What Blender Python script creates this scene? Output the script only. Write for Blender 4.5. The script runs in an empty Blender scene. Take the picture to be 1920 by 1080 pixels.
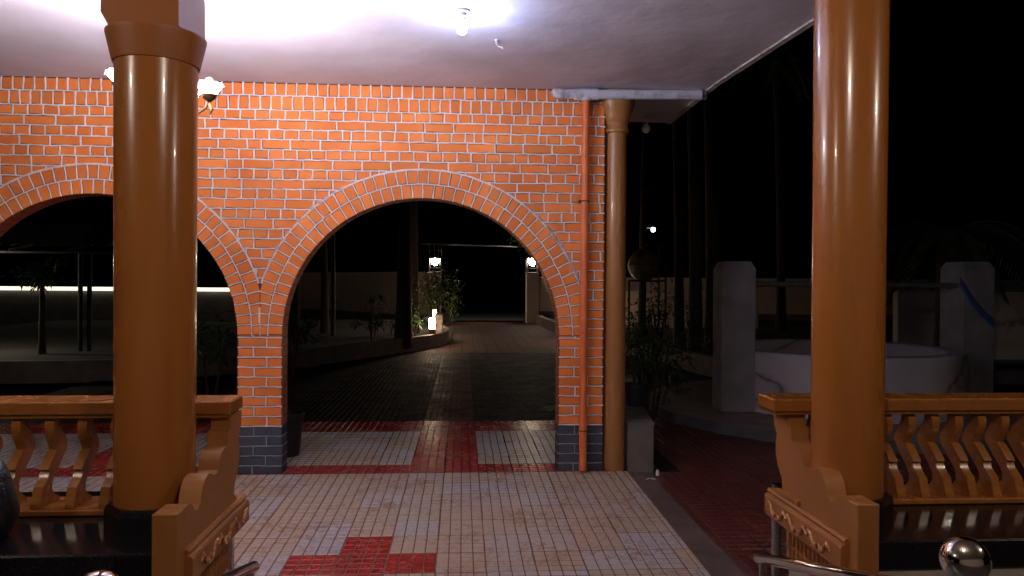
import bpy, math, random
from mathutils import Vector, Matrix
R = math.radians
PI = math.pi
sc = bpy.context.scene
COL = sc.collection

# ------------------------------------------------------------------ camera
EYE = Vector((0.0, 0.0, 1.656))
yaw, pitch, roll = R(3.83), R(0.41), R(0.40)
Fv = Vector((math.sin(yaw)*math.cos(pitch), math.cos(yaw)*math.cos(pitch), -math.sin(pitch)))
R0 = Vector((math.cos(yaw), -math.sin(yaw), 0)); U0 = R0.cross(Fv)
Uv = U0*math.cos(roll) - R0*math.sin(roll); Rv = R0*math.cos(roll) + U0*math.sin(roll)
cam = bpy.data.cameras.new('camera'); cam.lens = 26.025; cam.sensor_width = 36
cam.clip_start = 0.05; cam.clip_end = 500
co = bpy.data.objects.new('camera', cam); COL.objects.link(co)
co.matrix_world = Matrix(((Rv.x, Uv.x, -Fv.x, EYE.x), (Rv.y, Uv.y, -Fv.y, EYE.y), (Rv.z, Uv.z, -Fv.z, EYE.z), (0, 0, 0, 1)))
sc.camera = co

# ------------------------------------------------------------------ night sky
w = bpy.data.worlds.new('World'); sc.world = w; w.use_nodes = True
nt = w.node_tree; nt.nodes.clear()
sk = nt.nodes.new('ShaderNodeTexSky'); sk.sky_type = 'NISHITA'; sk.sun_disc = False
sk.sun_elevation = R(-4); sk.sun_rotation = R(200)
bg = nt.nodes.new('ShaderNodeBackground'); bg.inputs['Strength'].default_value = 0.006
wo = nt.nodes.new('ShaderNodeOutputWorld')
nt.links.new(sk.outputs[0], bg.inputs[0]); nt.links.new(bg.outputs[0], wo.inputs[0])
vs = sc.view_settings; vs.view_transform = 'Standard'; vs.look = 'None'; vs.exposure = 0.0; vs.gamma = 1.0; vs.use_curve_mapping = False

# light strengths
E_CHAND, E_BULB, E_VER = 1800.0, 540.0, 1050.0

# ------------------------------------------------------------------ materials
MATS = {}
def nmat(name):
    m = bpy.data.materials.new(name); m.use_nodes = True
    MATS[name] = m
    return m, m.node_tree, m.node_tree.nodes['Principled BSDF']
def mat(name, c1, c2=None, scale=6.0, rough=0.6, r2=None, bump=0.0, bscale=40.0, metal=0.0, coat=0.0, vec=None, detail=5, lo=0.35, hi=0.65, spec=None, bdist=.01):
    m, t, b = nmat(name); c2 = c2 or tuple(min(1, v*0.75) for v in c1)
    N, L = t.nodes, t.links
    tc = N.new('ShaderNodeTexCoord'); mp = N.new('ShaderNodeMapping')
    L.new(tc.outputs['Object'], mp.inputs[0])
    if vec: mp.inputs['Scale'].default_value = vec
    n = N.new('ShaderNodeTexNoise'); n.inputs['Scale'].default_value = scale; n.inputs['Detail'].default_value = detail
    L.new(mp.outputs[0], n.inputs['Vector'])
    cr = N.new('ShaderNodeValToRGB'); cr.color_ramp.elements[0].position = lo; cr.color_ramp.elements[1].position = hi
    cr.color_ramp.elements[0].color = (*c1, 1); cr.color_ramp.elements[1].color = (*c2, 1)
    L.new(n.outputs['Fac'], cr.inputs[0]); L.new(cr.outputs[0], b.inputs['Base Color'])
    b.inputs['Roughness'].default_value = rough; b.inputs['Metallic'].default_value = metal; b.inputs['Coat Weight'].default_value = coat
    if spec is not None: b.inputs['Specular IOR Level'].default_value = spec
    if r2 is not None:
        mr = N.new('ShaderNodeMapRange'); mr.inputs['To Min'].default_value = rough; mr.inputs['To Max'].default_value = r2
        mr.inputs['From Min'].default_value = 0.3; mr.inputs['From Max'].default_value = 0.7
        n3 = N.new('ShaderNodeTexNoise'); n3.inputs['Scale'].default_value = scale*2.3; n3.inputs['Detail'].default_value = 4
        L.new(mp.outputs[0], n3.inputs['Vector']); L.new(n3.outputs['Fac'], mr.inputs['Value']); L.new(mr.outputs[0], b.inputs['Roughness'])
    if bump > 0:
        n2 = N.new('ShaderNodeTexNoise'); n2.inputs['Scale'].default_value = bscale; n2.inputs['Detail'].default_value = 6
        L.new(mp.outputs[0], n2.inputs['Vector'])
        bp = N.new('ShaderNodeBump'); bp.inputs['Strength'].default_value = bump; bp.inputs['Distance'].default_value = bdist
        L.new(n2.outputs['Fac'], bp.inputs['Height']); L.new(bp.outputs[0], b.inputs['Normal'])
    return m
def emat(name, col, s, base=(0.8, 0.8, 0.8)):
    m, t, b = nmat(name)
    b.inputs['Base Color'].default_value = (*base, 1); b.inputs['Emission Color'].default_value = (*col, 1); b.inputs['Emission Strength'].default_value = s
    return m

mat('brick', (0.84, 0.255, 0.062), (0.72, 0.190, 0.042), 3.2, 0.55, 0.8, 0.35, 60, spec=.3)
def var_attr(m, lo=0.8, hi=1.12, dirt=None, dscale=3.0):
    """multiply the base colour by a per-face tone (each brick / tile was fired a little different)"""
    t = m.node_tree; N, L = t.nodes, t.links; b = N['Principled BSDF']
    src = b.inputs['Base Color'].links[0].from_socket
    at = N.new('ShaderNodeAttribute'); at.attribute_name = 'tone'
    mr = N.new('ShaderNodeMapRange'); mr.inputs['To Min'].default_value = lo; mr.inputs['To Max'].default_value = hi
    L.new(at.outputs['Fac'], mr.inputs['Value'])
    mx = N.new('ShaderNodeVectorMath'); mx.operation = 'SCALE'
    L.new(src, mx.inputs[0]); L.new(mr.outputs[0], mx.inputs['Scale']); L.new(mx.outputs[0], b.inputs['Base Color'])
var_attr(MATS['brick'], 0.88, 1.10)
mat('brick_blue', (0.050, 0.060, 0.085), (0.035, 0.042, 0.062), 4, 0.5, 0.75, 0.35, 60); var_attr(MATS['brick_blue'])
mat('joint_dark', (0.12, 0.05, 0.03), (0.05, 0.03, 0.028), 30, 0.9)
mat('joint_dark_blue', (0.03, 0.03, 0.035), (0.05, 0.05, 0.055), 30, 0.9)
mat('mortar_white', (0.88, 0.84, 0.88), (0.70, 0.62, 0.65), 14, 0.75, None, 0.4, 120)
mat('mortar_dirty', (0.33, 0.35, 0.40), (0.22, 0.24, 0.28), 14, 0.8, None, 0.4, 120)
mat('mortar_smear', (0.58, 0.56, 0.64), (0.42, 0.38, 0.42), 30, 0.8, None, 0.6, 90)
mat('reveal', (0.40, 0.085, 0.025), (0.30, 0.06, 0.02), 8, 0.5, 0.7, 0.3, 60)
mat('column_paint', (0.34, 0.117, 0.023), (0.31, 0.102, 0.020), 2.2, 0.18, 0.32, 0.14, 7, vec=(1, 1, 0.22), coat=0.25)
mat('rail_paint', (0.30, 0.108, 0.022), (0.275, 0.096, 0.019), 3, 0.24, 0.29, 0.04, 25, coat=0.3)
mat('bracket_paint', (0.32, 0.124, 0.030), (0.285, 0.106, 0.025), 3, 0.48, 0.56, 0.15, 30)
mat('carving_paint', (0.60, 0.30, 0.16), (0.34, 0.13, 0.05), 25, 0.22, 0.35, 0.2, 60, metal=.35)
mat('capital_paint', (0.33, 0.105, 0.021), (0.31, 0.095, 0.018), 3, 0.5, 0.55)
mat('far_column_paint', (0.40, 0.175, 0.055), (0.31, 0.13, 0.04), 3, 0.26, 0.45, 0.15, 30, vec=(1, 1, 0.25), coat=0.2)
mat('pipe_orange', (0.80, 0.20, 0.055), (0.62, 0.14, 0.04), 6, 0.4, 0.6, 0.1, 50)
mat('pvc_white', (0.62, 0.62, 0.70), (0.30, 0.29, 0.32), 9, 0.4, 0.6, 0.1, 40, lo=0.5, hi=0.75)
mat('granite', (0.006, 0.0055, 0.0065), (0.010, 0.009, 0.011), 120, 0.09, 0.16, spec=.28)
mat('ceiling_paint', (0.68, 0.63, 0.72), (0.56, 0.51, 0.59), 1.6, 0.75, None, 0.35, 4, detail=8, bdist=.03)
mat('edge_white', (0.62, 0.58, 0.56), (0.35, 0.3, 0.28), 12, 0.7)
mat('cream_tile', (0.42, 0.36, 0.31), (0.36, 0.30, 0.26), 3, 0.35)
mat('floor_dark', (0.05, 0.045, 0.045), (0.035, 0.03, 0.03), 30, 0.3)  # unseen veranda floor, made dark so the bench faces reflect black
mat('cream_wall', (0.50, 0.42, 0.34), (0.42, 0.35, 0.28), 1.5, 0.8)
mat('chrome', (0.72, 0.70, 0.68), (0.66, 0.64, 0.63), 20, 0.05, 0.12, metal=1.0)
mat('steel', (0.55, 0.53, 0.52), (0.42, 0.40, 0.40), 20, 0.14, 0.26, metal=1.0)
mat('brass', (0.30, 0.17, 0.07), (0.15, 0.08, 0.04), 30, 0.3, 0.5, metal=1.0)
mat('black_plastic', (0.005, 0.005, 0.0055), (0.008, 0.008, 0.008), 20, 0.5)
mat('black_leather', (0.003, 0.0035, 0.006), (0.005, 0.006, 0.010), 12, 0.38, 0.5, 0.4, 90)
mat('leaf', (0.035, 0.085, 0.022), (0.075, 0.11, 0.030), 3, 0.40, 0.55); var_attr(MATS['leaf'], 0.6, 1.4)
mat('leaf_dark', (0.012, 0.024, 0.008), (0.022, 0.036, 0.013), 3, 0.5, 0.65); var_attr(MATS['leaf_dark'], 0.6, 1.4)
mat('bark', (0.05, 0.032, 0.024), (0.026, 0.017, 0.013), 6, 0.9, None, 0.9, 18, vec=(1, 1, 0.3))
mat('palm_bark', (0.085, 0.05, 0.035), (0.045, 0.028, 0.02), 3, 0.9, None, 0.8, 10, vec=(0.5, 0.5, 6))
mat('soil', (0.009, 0.007, 0.005), (0.014, 0.011, 0.008), 8, 0.95, None, 0.8, 25)
mat('concrete_grey', (0.16, 0.135, 0.13), (0.10, 0.085, 0.08), 5, 0.35, 0.7, 0.3, 40)
mat('concrete_strip', (0.13, 0.085, 0.075), (0.075, 0.05, 0.045), 4, 0.55, 0.8, 0.4, 40)
mat('well_apron', (0.30, 0.21, 0.195), (0.17, 0.115, 0.11), 5, 0.6, 0.85, 0.4, 30, vec=(1, 2.5, 1))
mat('kerb_grey', (0.10, 0.10, 0.11), (0.07, 0.07, 0.078), 5, 0.8, None, 0.3, 40)
mat('pillar_grey', (0.25, 0.23, 0.25), (0.17, 0.155, 0.17), 3, 0.85, None, 0.25, 30)
mat('planter_kerb', (0.20, 0.15, 0.13), (0.13, 0.10, 0.085), 4, 0.8, None, 0.3, 30)
mat('compound_paint', (0.72, 0.58, 0.50), (0.60, 0.48, 0.41), 1.2, 0.85, None, 0.2, 20)
mat('wall_grey', (0.16, 0.15, 0.15), (0.11, 0.10, 0.10), 3, 0.85)
mat('iron', (0.03, 0.028, 0.028), (0.05, 0.045, 0.04), 20, 0.5, 0.7, metal=0.6)
mat('galvanised', (0.30, 0.28, 0.28), (0.2, 0.19, 0.19), 15, 0.45, 0.6, metal=0.6)
mat('shed_sheet', (0.6, 0.55, 0.48), (0.45, 0.4, 0.36), 3, 0.5, vec=(1, 1, 1))
mat('blue_strap', (0.04, 0.09, 0.28), (0.03, 0.06, 0.2), 10, 0.5)
mat('tank_beige', (0.24, 0.15, 0.08), (0.18, 0.11, 0.06), 4, 0.5)
mat('pot_black', (0.012, 0.012, 0.014), (0.02, 0.02, 0.022), 8, 0.6)
mat('bulb_holder', (0.6, 0.58, 0.58), (0.5, 0.48, 0.48), 20, 0.4)
mat('label_white', (0.7, 0.7, 0.7), (0.55, 0.55, 0.55), 20, 0.5)
mat('petrified', (0.42, 0.33, 0.28), (0.14, 0.10, 0.09), 9, 0.8, None, 1.0, 12)

def pad_mat(name, c1, c2, dirt, rough, r2, dlo, dhi, dscale=2.2):
    m, t, b = nmat(name); N, L = t.nodes, t.links
    at = N.new('ShaderNodeAttribute'); at.attribute_name = 'tone'
    cr = N.new('ShaderNodeValToRGB'); cr.color_ramp.elements[0].color = (*c1, 1); cr.color_ramp.elements[1].color = (*c2, 1)
    L.new(at.outputs['Fac'], cr.inputs[0])
    tc = N.new('ShaderNodeTexCoord')
    n = N.new('ShaderNodeTexNoise'); n.inputs['Scale'].default_value = dscale; n.inputs['Detail'].default_value = 8; n.inputs['Roughness'].default_value = 0.7
    n2 = N.new('ShaderNodeTexNoise'); n2.inputs['Scale'].default_value = dscale*9; n2.inputs['Detail'].default_value = 6; n2.inputs['Distortion'].default_value = 1.2
    ad = N.new('ShaderNodeMath'); ad.operation = 'ADD'; md = N.new('ShaderNodeMath'); md.operation = 'MULTIPLY'; md.inputs[1].default_value = 0.5
    L.new(tc.outputs['Object'], n.inputs['Vector']); L.new(tc.outputs['Object'], n2.inputs['Vector'])
    L.new(n.outputs['Fac'], ad.inputs[0]); L.new(n2.outputs['Fac'], ad.inputs[1]); L.new(ad.outputs[0], md.inputs[0])
    mr = N.new('ShaderNodeMapRange'); mr.inputs['From Min'].default_value = dlo; mr.inputs['From Max'].default_value = dhi; mr.clamp = True
    L.new(md.outputs[0], mr.inputs['Value'])
    mx = N.new('ShaderNodeMix'); mx.data_type = 'RGBA'; mx.inputs['B'].default_value = (*dirt, 1)
    L.new(mr.outputs[0], mx.inputs['Factor']); L.new(cr.outputs[0], mx.inputs['A']); L.new(mx.outputs['Result'], b.inputs['Base Color'])
    rr = N.new('ShaderNodeMapRange'); rr.inputs['To Min'].default_value = rough; rr.inputs['To Max'].default_value = r2
    L.new(mr.outputs[0], rr.inputs['Value']); L.new(rr.outputs[0], b.inputs['Roughness'])
    bp = N.new('ShaderNodeBump'); bp.inputs['Strength'].default_value = 0.25; bp.inputs['Distance'].default_value = 0.004
    L.new(n2.outputs['Fac'], bp.inputs['Height']); L.new(bp.outputs[0], b.inputs['Normal'])
    return m
pad_mat('pad_cream', (0.47, 0.365, 0.275), (0.47, 0.45, 0.475), (0.35, 0.215, 0.13), 0.30, 0.6, 0.50, 0.62)
pad_mat('pad_red', (0.30, 0.026, 0.022), (0.38, 0.045, 0.036), (0.20, 0.055, 0.035), 0.25, 0.5, 0.52, 0.68)
pad_mat('pad_dark', (0.018, 0.009, 0.007), (0.028, 0.016, 0.012), (0.010, 0.006, 0.005), 0.55, 0.85, 0.42, 0.62)
pad_mat('pad_red_dimmed', (0.070, 0.012, 0.010), (0.095, 0.018, 0.014), (0.03, 0.010, 0.008), 0.45, 0.8, 0.42, 0.62)  # same red path pads, colour darkened so the path fades into the night
pad_mat('pad_yard', (0.095, 0.019, 0.014), (0.125, 0.027, 0.02), (0.06, 0.02, 0.014), 0.3, 0.6, 0.46, 0.66)
mat('grout', (0.20, 0.095, 0.055), (0.12, 0.06, 0.038), 10, 0.7, None, 0.5, 60)
mat('grout_dark', (0.012, 0.008, 0.006), (0.018, 0.012, 0.009), 10, 0.8, None, 0.5, 60)

MATS['pad_dark'].node_tree.nodes['Principled BSDF'].inputs['Specular IOR Level'].default_value = .08
MATS['pad_red_dimmed'].node_tree.nodes['Principled BSDF'].inputs['Specular IOR Level'].default_value = .12
MATS['pad_red'].node_tree.nodes['Principled BSDF'].inputs['Specular IOR Level'].default_value = .22
for k_ in ('grout_dark',): MATS[k_].node_tree.nodes['Principled BSDF'].inputs['Specular IOR Level'].default_value = .15
# white marble with veins for the well
def marble():
    m, t, b = nmat('well_marble'); N, L = t.nodes, t.links
    tc = N.new('ShaderNodeTexCoord'); mp = N.new('ShaderNodeMapping'); mp.inputs['Scale'].default_value = (0.35, 0.35, 1.0); mp.inputs['Rotation'].default_value = (0.2, 0.35, 0.2)
    wv = N.new('ShaderNodeTexNoise'); wv.inputs['Scale'].default_value = 1.2; wv.inputs['Detail'].default_value = 5; wv.inputs['Roughness'].default_value = .42; wv.inputs['Distortion'].default_value = 0.5
    L.new(tc.outputs['Object'], mp.inputs[0]); L.new(mp.outputs[0], wv.inputs['Vector'])
    cr = N.new('ShaderNodeValToRGB'); e = cr.color_ramp.elements
    e[0].position = 0.47; e[0].color = (0.43, 0.39, 0.44, 1); e[1].position = 0.53; e[1].color = (0.47, 0.43, 0.48, 1)
    x = e.new(0.495); x.color = (0.12, 0.09, 0.09, 1); x = e.new(0.485); x.color = (0.36, 0.32, 0.36, 1); x = e.new(0.505); x.color = (0.36, 0.32, 0.36, 1)
    L.new(wv.outputs['Fac'], cr.inputs[0]); L.new(cr.outputs[0], b.inputs['Base Color']); b.inputs['Roughness'].default_value = 0.3
marble()

emat('bulb_glow', (0.52, 0.64, 1.0), E_BULB)
emat('petal_glow', (1.0, 0.93, 0.96), 34.0)
emat('chand_bulb_glow', (0.98, 0.92, 0.98), E_CHAND)
emat('ver_bulb_glow', (1.0, 0.86, 0.74), E_VER)
emat('bollard_glow', (1.0, 0.72, 0.48), 75)
emat('gate_glow', (1.0, 0.82, 0.62), 115)
emat('strip_glow', (1.0, 0.88, 0.66), 1.5)
emat('added_shed_glow', (1.0, 0.86, 0.66), 110)
emat('far_glow', (0.75, 0.85, 1.0), 60)

# ------------------------------------------------------------------ mesh helper
class MB:
    def __init__(s): s.v = []; s.f = []; s.m = []; s.t = []; s.sm = []
    def add(s, vs, fs, mi=0, tone=0.5, smooth=False):
        o = len(s.v); s.v += [tuple(p) for p in vs]
        for f in fs: s.f.append(tuple(i+o for i in f)); s.m.append(mi); s.t.append(tone); s.sm.append(smooth)
    def box(s, x0, x1, y0, y1, z0, z1, mi=0, tone=0.5, bev=0.0, M=None):
        if bev > 0:
            bm = []
            e = bev
            # chamfered box: 24 verts
            P = []
            for sx in (0, 1):
                for sy in (0, 1):
                    for sz in (0, 1):
                        X, Y, Z = (x0, x1)[sx], (y0, y1)[sy], (z0, z1)[sz]; dx, dy, dz = (e, -e)[sx], (e, -e)[sy], (e, -e)[sz]
                        P += [(X, Y+dy, Z+dz), (X+dx, Y, Z+dz), (X+dx, Y+dy, Z)]
            def I(sx, sy, sz, a): return ((sx*2+sy)*2+sz)*3+a
            F = []
            for k in (0, 1):
                F.append([I(k, 0, 0, 0), I(k, 1, 0, 0), I(k, 1, 1, 0), I(k, 0, 1, 0)])
                F.append([I(0, k, 0, 1), I(1, k, 0, 1), I(1, k, 1, 1), I(0, k, 1, 1)])
                F.append([I(0, 0, k, 2), I(1, 0, k, 2), I(1, 1, k, 2), I(0, 1, k, 2)])
            for a in (0, 1):
                for b in (0, 1):
                    F.append([I(a, b, 0, 0), I(a, b, 1, 0), I(a, b, 1, 1), I(a, b, 0, 1)])
                    F.append([I(a, 0, b, 0), I(a, 1, b, 0), I(a, 1, b, 2), I(a, 0, b, 2)])
                    F.append([I(0, a, b, 1), I(1, a, b, 1), I(1, a, b, 2), I(0, a, b, 2)])
                    for c in (0, 1): F.append([I(a, b, c, 0), I(a, b, c, 1), I(a, b, c, 2)])
            c = Vector(((x0+x1)/2, (y0+y1)/2, (z0+z1)/2)); G = []
            for f in F:
                p = [Vector(P[i]) for i in f]; n = (p[1]-p[0]).cross(p[2]-p[0]); q = sum(p, Vector())/len(p)
                G.append(f if n.dot(q-c) > 0 else f[::-1])
            if M: P = [M @ Vector(p) for p in P]
            s.add(P, G, mi, tone); return
        P = [(x0, y0, z0), (x1, y0, z0), (x1, y1, z0), (x0, y1, z0), (x0, y0, z1), (x1, y0, z1), (x1, y1, z1), (x0, y1, z1)]
        if M: P = [M @ Vector(p) for p in P]
        s.add(P, [(3, 2, 1, 0), (4, 5, 6, 7), (0, 1, 5, 4), (1, 2, 6, 5), (2, 3, 7, 6), (3, 0, 4, 7)], mi, tone)
    def tube(s, pts, rad, n=12, mi=0, tone=0.5, caps=True):
        pts = [Vector(p) for p in pts]
        rs = rad if isinstance(rad, (list, tuple)) else [rad]*len(pts)
        V = []; F = []; prev = None
        for i, p in enumerate(pts):
            d = (pts[min(i+1, len(pts)-1)] - pts[max(i-1, 0)]).normalized()
            a = prev if prev is not None else (Vector((1, 0, 0)) if abs(d.x) < 0.8 else Vector((0, 1, 0)))
            a = (a - d*a.dot(d)).normalized(); prev = a; b = d.cross(a)
            V += [p + (a*math.cos(2*PI*k/n) + b*math.sin(2*PI*k/n))*rs[i] for k in range(n)]
        for i in range(len(pts)-1):
            for k in range(n): F.append((i*n+k, i*n+(k+1) % n, (i+1)*n+(k+1) % n, (i+1)*n+k))
        s.add(V, F, mi, tone, True)
        if caps:
            s.add(V[:n], [tuple(range(n))[::-1]], mi, tone); s.add(V[-n:], [tuple(range(n))], mi, tone)
    def lathe(s, cx, cy, prof, n=32, mi=0, tone=0.5, a0=0.0, smooth=True, M=None):
        V = []; F = []
        for r, z in prof: V += [Vector((cx+r*math.cos(a0+2*PI*k/n), cy+r*math.sin(a0+2*PI*k/n), z)) for k in range(n)]
        for i in range(len(prof)-1):
            for k in range(n): F.append((i*n+k, i*n+(k+1) % n, (i+1)*n+(k+1) % n, (i+1)*n+k))
        if M: V = [M @ v for v in V]
        s.add(V, F, mi, tone, smooth)
        if prof[0][0] > 1e-4: s.add(V[:n], [tuple(range(n))[::-1]], mi, tone)
        if prof[-1][0] > 1e-4: s.add(V[-n:], [tuple(range(n))], mi, tone)
    def sphere(s, c, r, n=20, mi=0, sq=(1, 1, 1)):
        c = Vector(c); V = []; F = []
        for i in range(n//2+1):
            th = PI*i/(n//2)
            for k in range(n): V.append(c+Vector((r*sq[0]*math.sin(th)*math.cos(2*PI*k/n), r*sq[1]*math.sin(th)*math.sin(2*PI*k/n), -r*sq[2]*math.cos(th))))
        for i in range(n//2):
            for k in range(n): F.append((i*n+k, i*n+(k+1) % n, (i+1)*n+(k+1) % n, (i+1)*n+k))
        s.add(V, F, mi, 0.5, True)
    def prism(s, poly, axis, a, b, mi=0, tone=0.5, smooth_side=False):
        """poly: list of 2D points; axis 'x': (y,z) extruded in x; 'z': (x,y) extruded in z; 'y': (x,z)"""
        def P(p, t): return {'x': (t, p[0], p[1]), 'y': (p[0], t, p[1]), 'z': (p[0], p[1], t)}[axis]
        n = len(poly); V = [P(p, a) for p in poly]+[P(p, b) for p in poly]
        s.add(V, [tuple(range(n))[::-1], tuple(range(n, 2*n))], mi, tone)
        s.add(V, [(i, (i+1) % n, n+(i+1) % n, n+i) for i in range(n)], mi, tone, smooth_side)
    def build(s, name, mats, parent=None, weld=False):
        me = bpy.data.meshes.new(name); me.from_pydata(s.v, [], s.f)
        for m in ([mats] if isinstance(mats, str) else mats): me.materials.append(MATS[m])
        me.polygons.foreach_set('material_index', s.m); me.polygons.foreach_set('use_smooth', s.sm)
        at = me.attributes.new('tone', 'FLOAT', 'FACE'); at.data.foreach_set('value', s.t)
        me.update()
        import bmesh
        if len(s.f) < 30000 and not getattr(s, 'keep', False):
            bm = bmesh.new(); bm.from_mesh(me); bmesh.ops.remove_doubles(bm, verts=bm.verts, dist=1e-5)
            bmesh.ops.recalc_face_normals(bm, faces=bm.faces)
            lim = R(38)
            for e in bm.edges:
                if len(e.link_faces) == 2 and e.calc_face_angle(0) > lim: e.smooth = False
            bm.to_mesh(me); bm.free()
        o = bpy.data.objects.new(name, me); COL.objects.link(o)
        if parent: o.parent = parent; o.matrix_parent_inverse = Matrix.Translation(-parent.location) if parent.type == 'EMPTY' and parent.parent is None else Matrix()
        return o

def tag(o, label=None, cat=None, group=None, kind=None):
    for k, v in (('label', label), ('category', cat), ('group', group), ('kind', kind)):
        if v: o[k] = v
    return o
def thing(name, loc, label, cat, group=None):
    o = bpy.data.objects.new(name, None); COL.objects.link(o); o.location = loc; o.empty_display_size = 0.1
    return tag(o, label, cat, group)
def structure(mb, name, mats): return tag(mb.build(name, mats), kind='structure')
rnd = random.Random(7)

# ================================================================== FLOORS
T = 0.3; X0 = 0.151; Y0 = 6.44
def fz(y): return 0.0223*(y-6.44) if y < 6.44 else 0.0
def pad_floor(mb, x0, x1, y0, y1, fn, n=4, h=0.0045):
    """tiles of n x n bevelled pads. fn(ix,iy,xc,yc) -> (material index, tone) or None"""
    ix0, ix1 = math.floor((x0-X0)/T+1e-6), math.ceil((x1-X0)/T-1e-6)
    iy0, iy1 = math.floor((y0-Y0)/T+1e-6), math.ceil((y1-Y0)/T-1e-6)
    for ix in range(ix0, ix1):
        for iy in range(iy0, iy1):
            bx, by = X0+ix*T, Y0+iy*T
            r = fn(ix, iy, bx+T/2, by+T/2)
            if r is None: continue
            mi, tone = r; jx, jy = rnd.uniform(-.002, .002), rnd.uniform(-.002, .002); tz = rnd.uniform(-.0008, .0008); tl = rnd.uniform(-.004, .004)
            for a in range(n):
                for c in range(n):
                    ga = 0.0042 if a == 0 else 0.0028; gc = 0.0055 if c == 0 else 0.0034
                    xa, xb = bx+jx+a*T/n+ga, bx+jx+(a+1)*T/n-(0.0042 if a == n-1 else 0.0028)
                    ya, yb = by+jy+c*T/n+gc, by+jy+(c+1)*T/n-(0.0055 if c == n-1 else 0.0034)
                    if xb > x1: 
                        if xa > x1-0.012: continue
                        xb = x1
                    e = 0.0040; V = []
                    for (x, y, dz) in ((xa, ya, 0), (xb, ya, 0), (xb, yb, 0), (xa, yb, 0), (xa+e, ya+e, h), (xb-e, ya+e, h), (xb-e, yb-e, h), (xa+e, yb-e, h)):
                        V.append((x, y, fz(y)+dz-0.001+(tz+tl*(x-bx) if dz else 0)))
                    mb.add(V, [(4, 5, 6, 7), (0, 1, 5, 4), (1, 2, 6, 5), (2, 3, 7, 6), (3, 0, 4, 7)], mi, tone+rnd.uniform(-.06, .06))
def tile_tone(ix, iy):
    return random.Random(ix*7919+iy*104729+3).choice((0.0, 0.05, 0.1, 0.2, 0.35, 0.6, 0.95, 1.0))
def porch(ix, iy, xc, yc):
    # red crosses inlaid in the porch floor
    for cxp in (-2, -11):
        for (a, c) in ((0, -6), (-1, -7), (0, -7), (1, -7), (0, -8)):
            if (ix, iy) == (cxp-1+a, c): return 1, tile_tone(ix, iy)*0.8+.1
    return 0, tile_tone(ix, iy)
XR = 1.46
fl = MB(); fl.keep = True
pad_floor(fl, -5.2, XR, 2.9, 6.44, porch)
# grout bed, following the slight fall of the porch
fl.add([(-5.4, 2.6, fz(2.6)), (XR+.01, 2.6, fz(2.6)), (XR+.01, 6.44, 0), (-5.4, 6.44, 0)], [(0, 1, 2, 3)], 2)
structure(fl, 'porch_floor', ['pad_cream', 'pad_red', 'grout'])

dr = MB(); dr.keep = True
def drive(ix, iy, xc, yc):
    path = (ix in (-2, -1)) or (ix in (-12, -11))
    if xc > 1.46 and yc < 9.2: return None
    if iy in (0,): return 1, tile_tone(ix, iy)
    if iy in (6, 7): return 1, tile_tone(ix, iy)*.5
    if path: return (1 if iy < 8 else 5), tile_tone(ix, iy)*.7
    if iy < 6: return 0, tile_tone(ix, iy)
    return 2, tile_tone(ix, iy)
pad_floor(dr, -5.2, 4.2, 6.44, 17.4, drive)
dr.add([(-6, 6.44, 0), (XR, 6.44, 0), (XR, 9.2, 0), (-6, 9.2, 0)], [(0, 1, 2, 3)], 3)
dr.add([(-6, 9.2, 0), (5, 9.2, 0), (5, 17.44, 0), (-6, 17.44, 0)], [(0, 1, 2, 3)], 3)
# beyond, the pavers are too small to see one by one
def far_paver():
    m, t, b = nmat('far_paver'); N, L = t.nodes, t.links
    tc = N.new('ShaderNodeTexCoord'); br = N.new('ShaderNodeTexBrick')
    br.offset = 0; br.inputs['Scale'].default_value = 1; br.inputs['Brick Width'].default_value = 0.3; br.inputs['Row Height'].default_value = 0.3
    br.inputs['Mortar Size'].default_value = 0.012
    br.inputs['Color1'].default_value = (0.105, 0.050, 0.036, 1); br.inputs['Color2'].default_value = (0.08, 0.035, 0.026, 1); br.inputs['Mortar'].default_value = (0.02, 0.012, 0.01, 1)
    L.new(tc.outputs['Object'], br.inputs['Vector']); L.new(br.outputs['Color'], b.inputs['Base Color'])
    b.inputs['Roughness'].default_value = 0.75; b.inputs['Specular IOR Level'].default_value = .15
    bp = N.new('ShaderNodeBump'); bp.inputs['Strength'].default_value = 0.5; bp.inputs['Distance'].default_value = 0.006; bp.invert = True
    L.new(br.outputs['Fac'], bp.inputs['Height']); L.new(bp.outputs[0], b.inputs['Normal'])
far_paver()
dr.add([(-7, 17.43, 0.0045), (4.6, 17.43, 0.0045), (4.2, 31, 0.0045), (-2.5, 31, 0.0045)], [(0, 1, 2, 3)], 4)
structure(dr, 'driveway', ['pad_cream', 'pad_red', 'pad_dark', 'grout_dark', 'far_paver', 'pad_red_dimmed'])

st = MB(); st.keep = True
V = []
for i in range(12):
    y = 2.6+i*(6.9-2.6)/11
    V += [(XR+.012, y, fz(y)-.002), (XR+.30+0.02*math.sin(i*1.3), y, fz(y)-.012)]
st.add(V, [(2*i, 2*i+1, 2*i+3, 2*i+2) for i in range(11)], 0)
structure(st, 'drain_strip', ['concrete_strip'])

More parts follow.
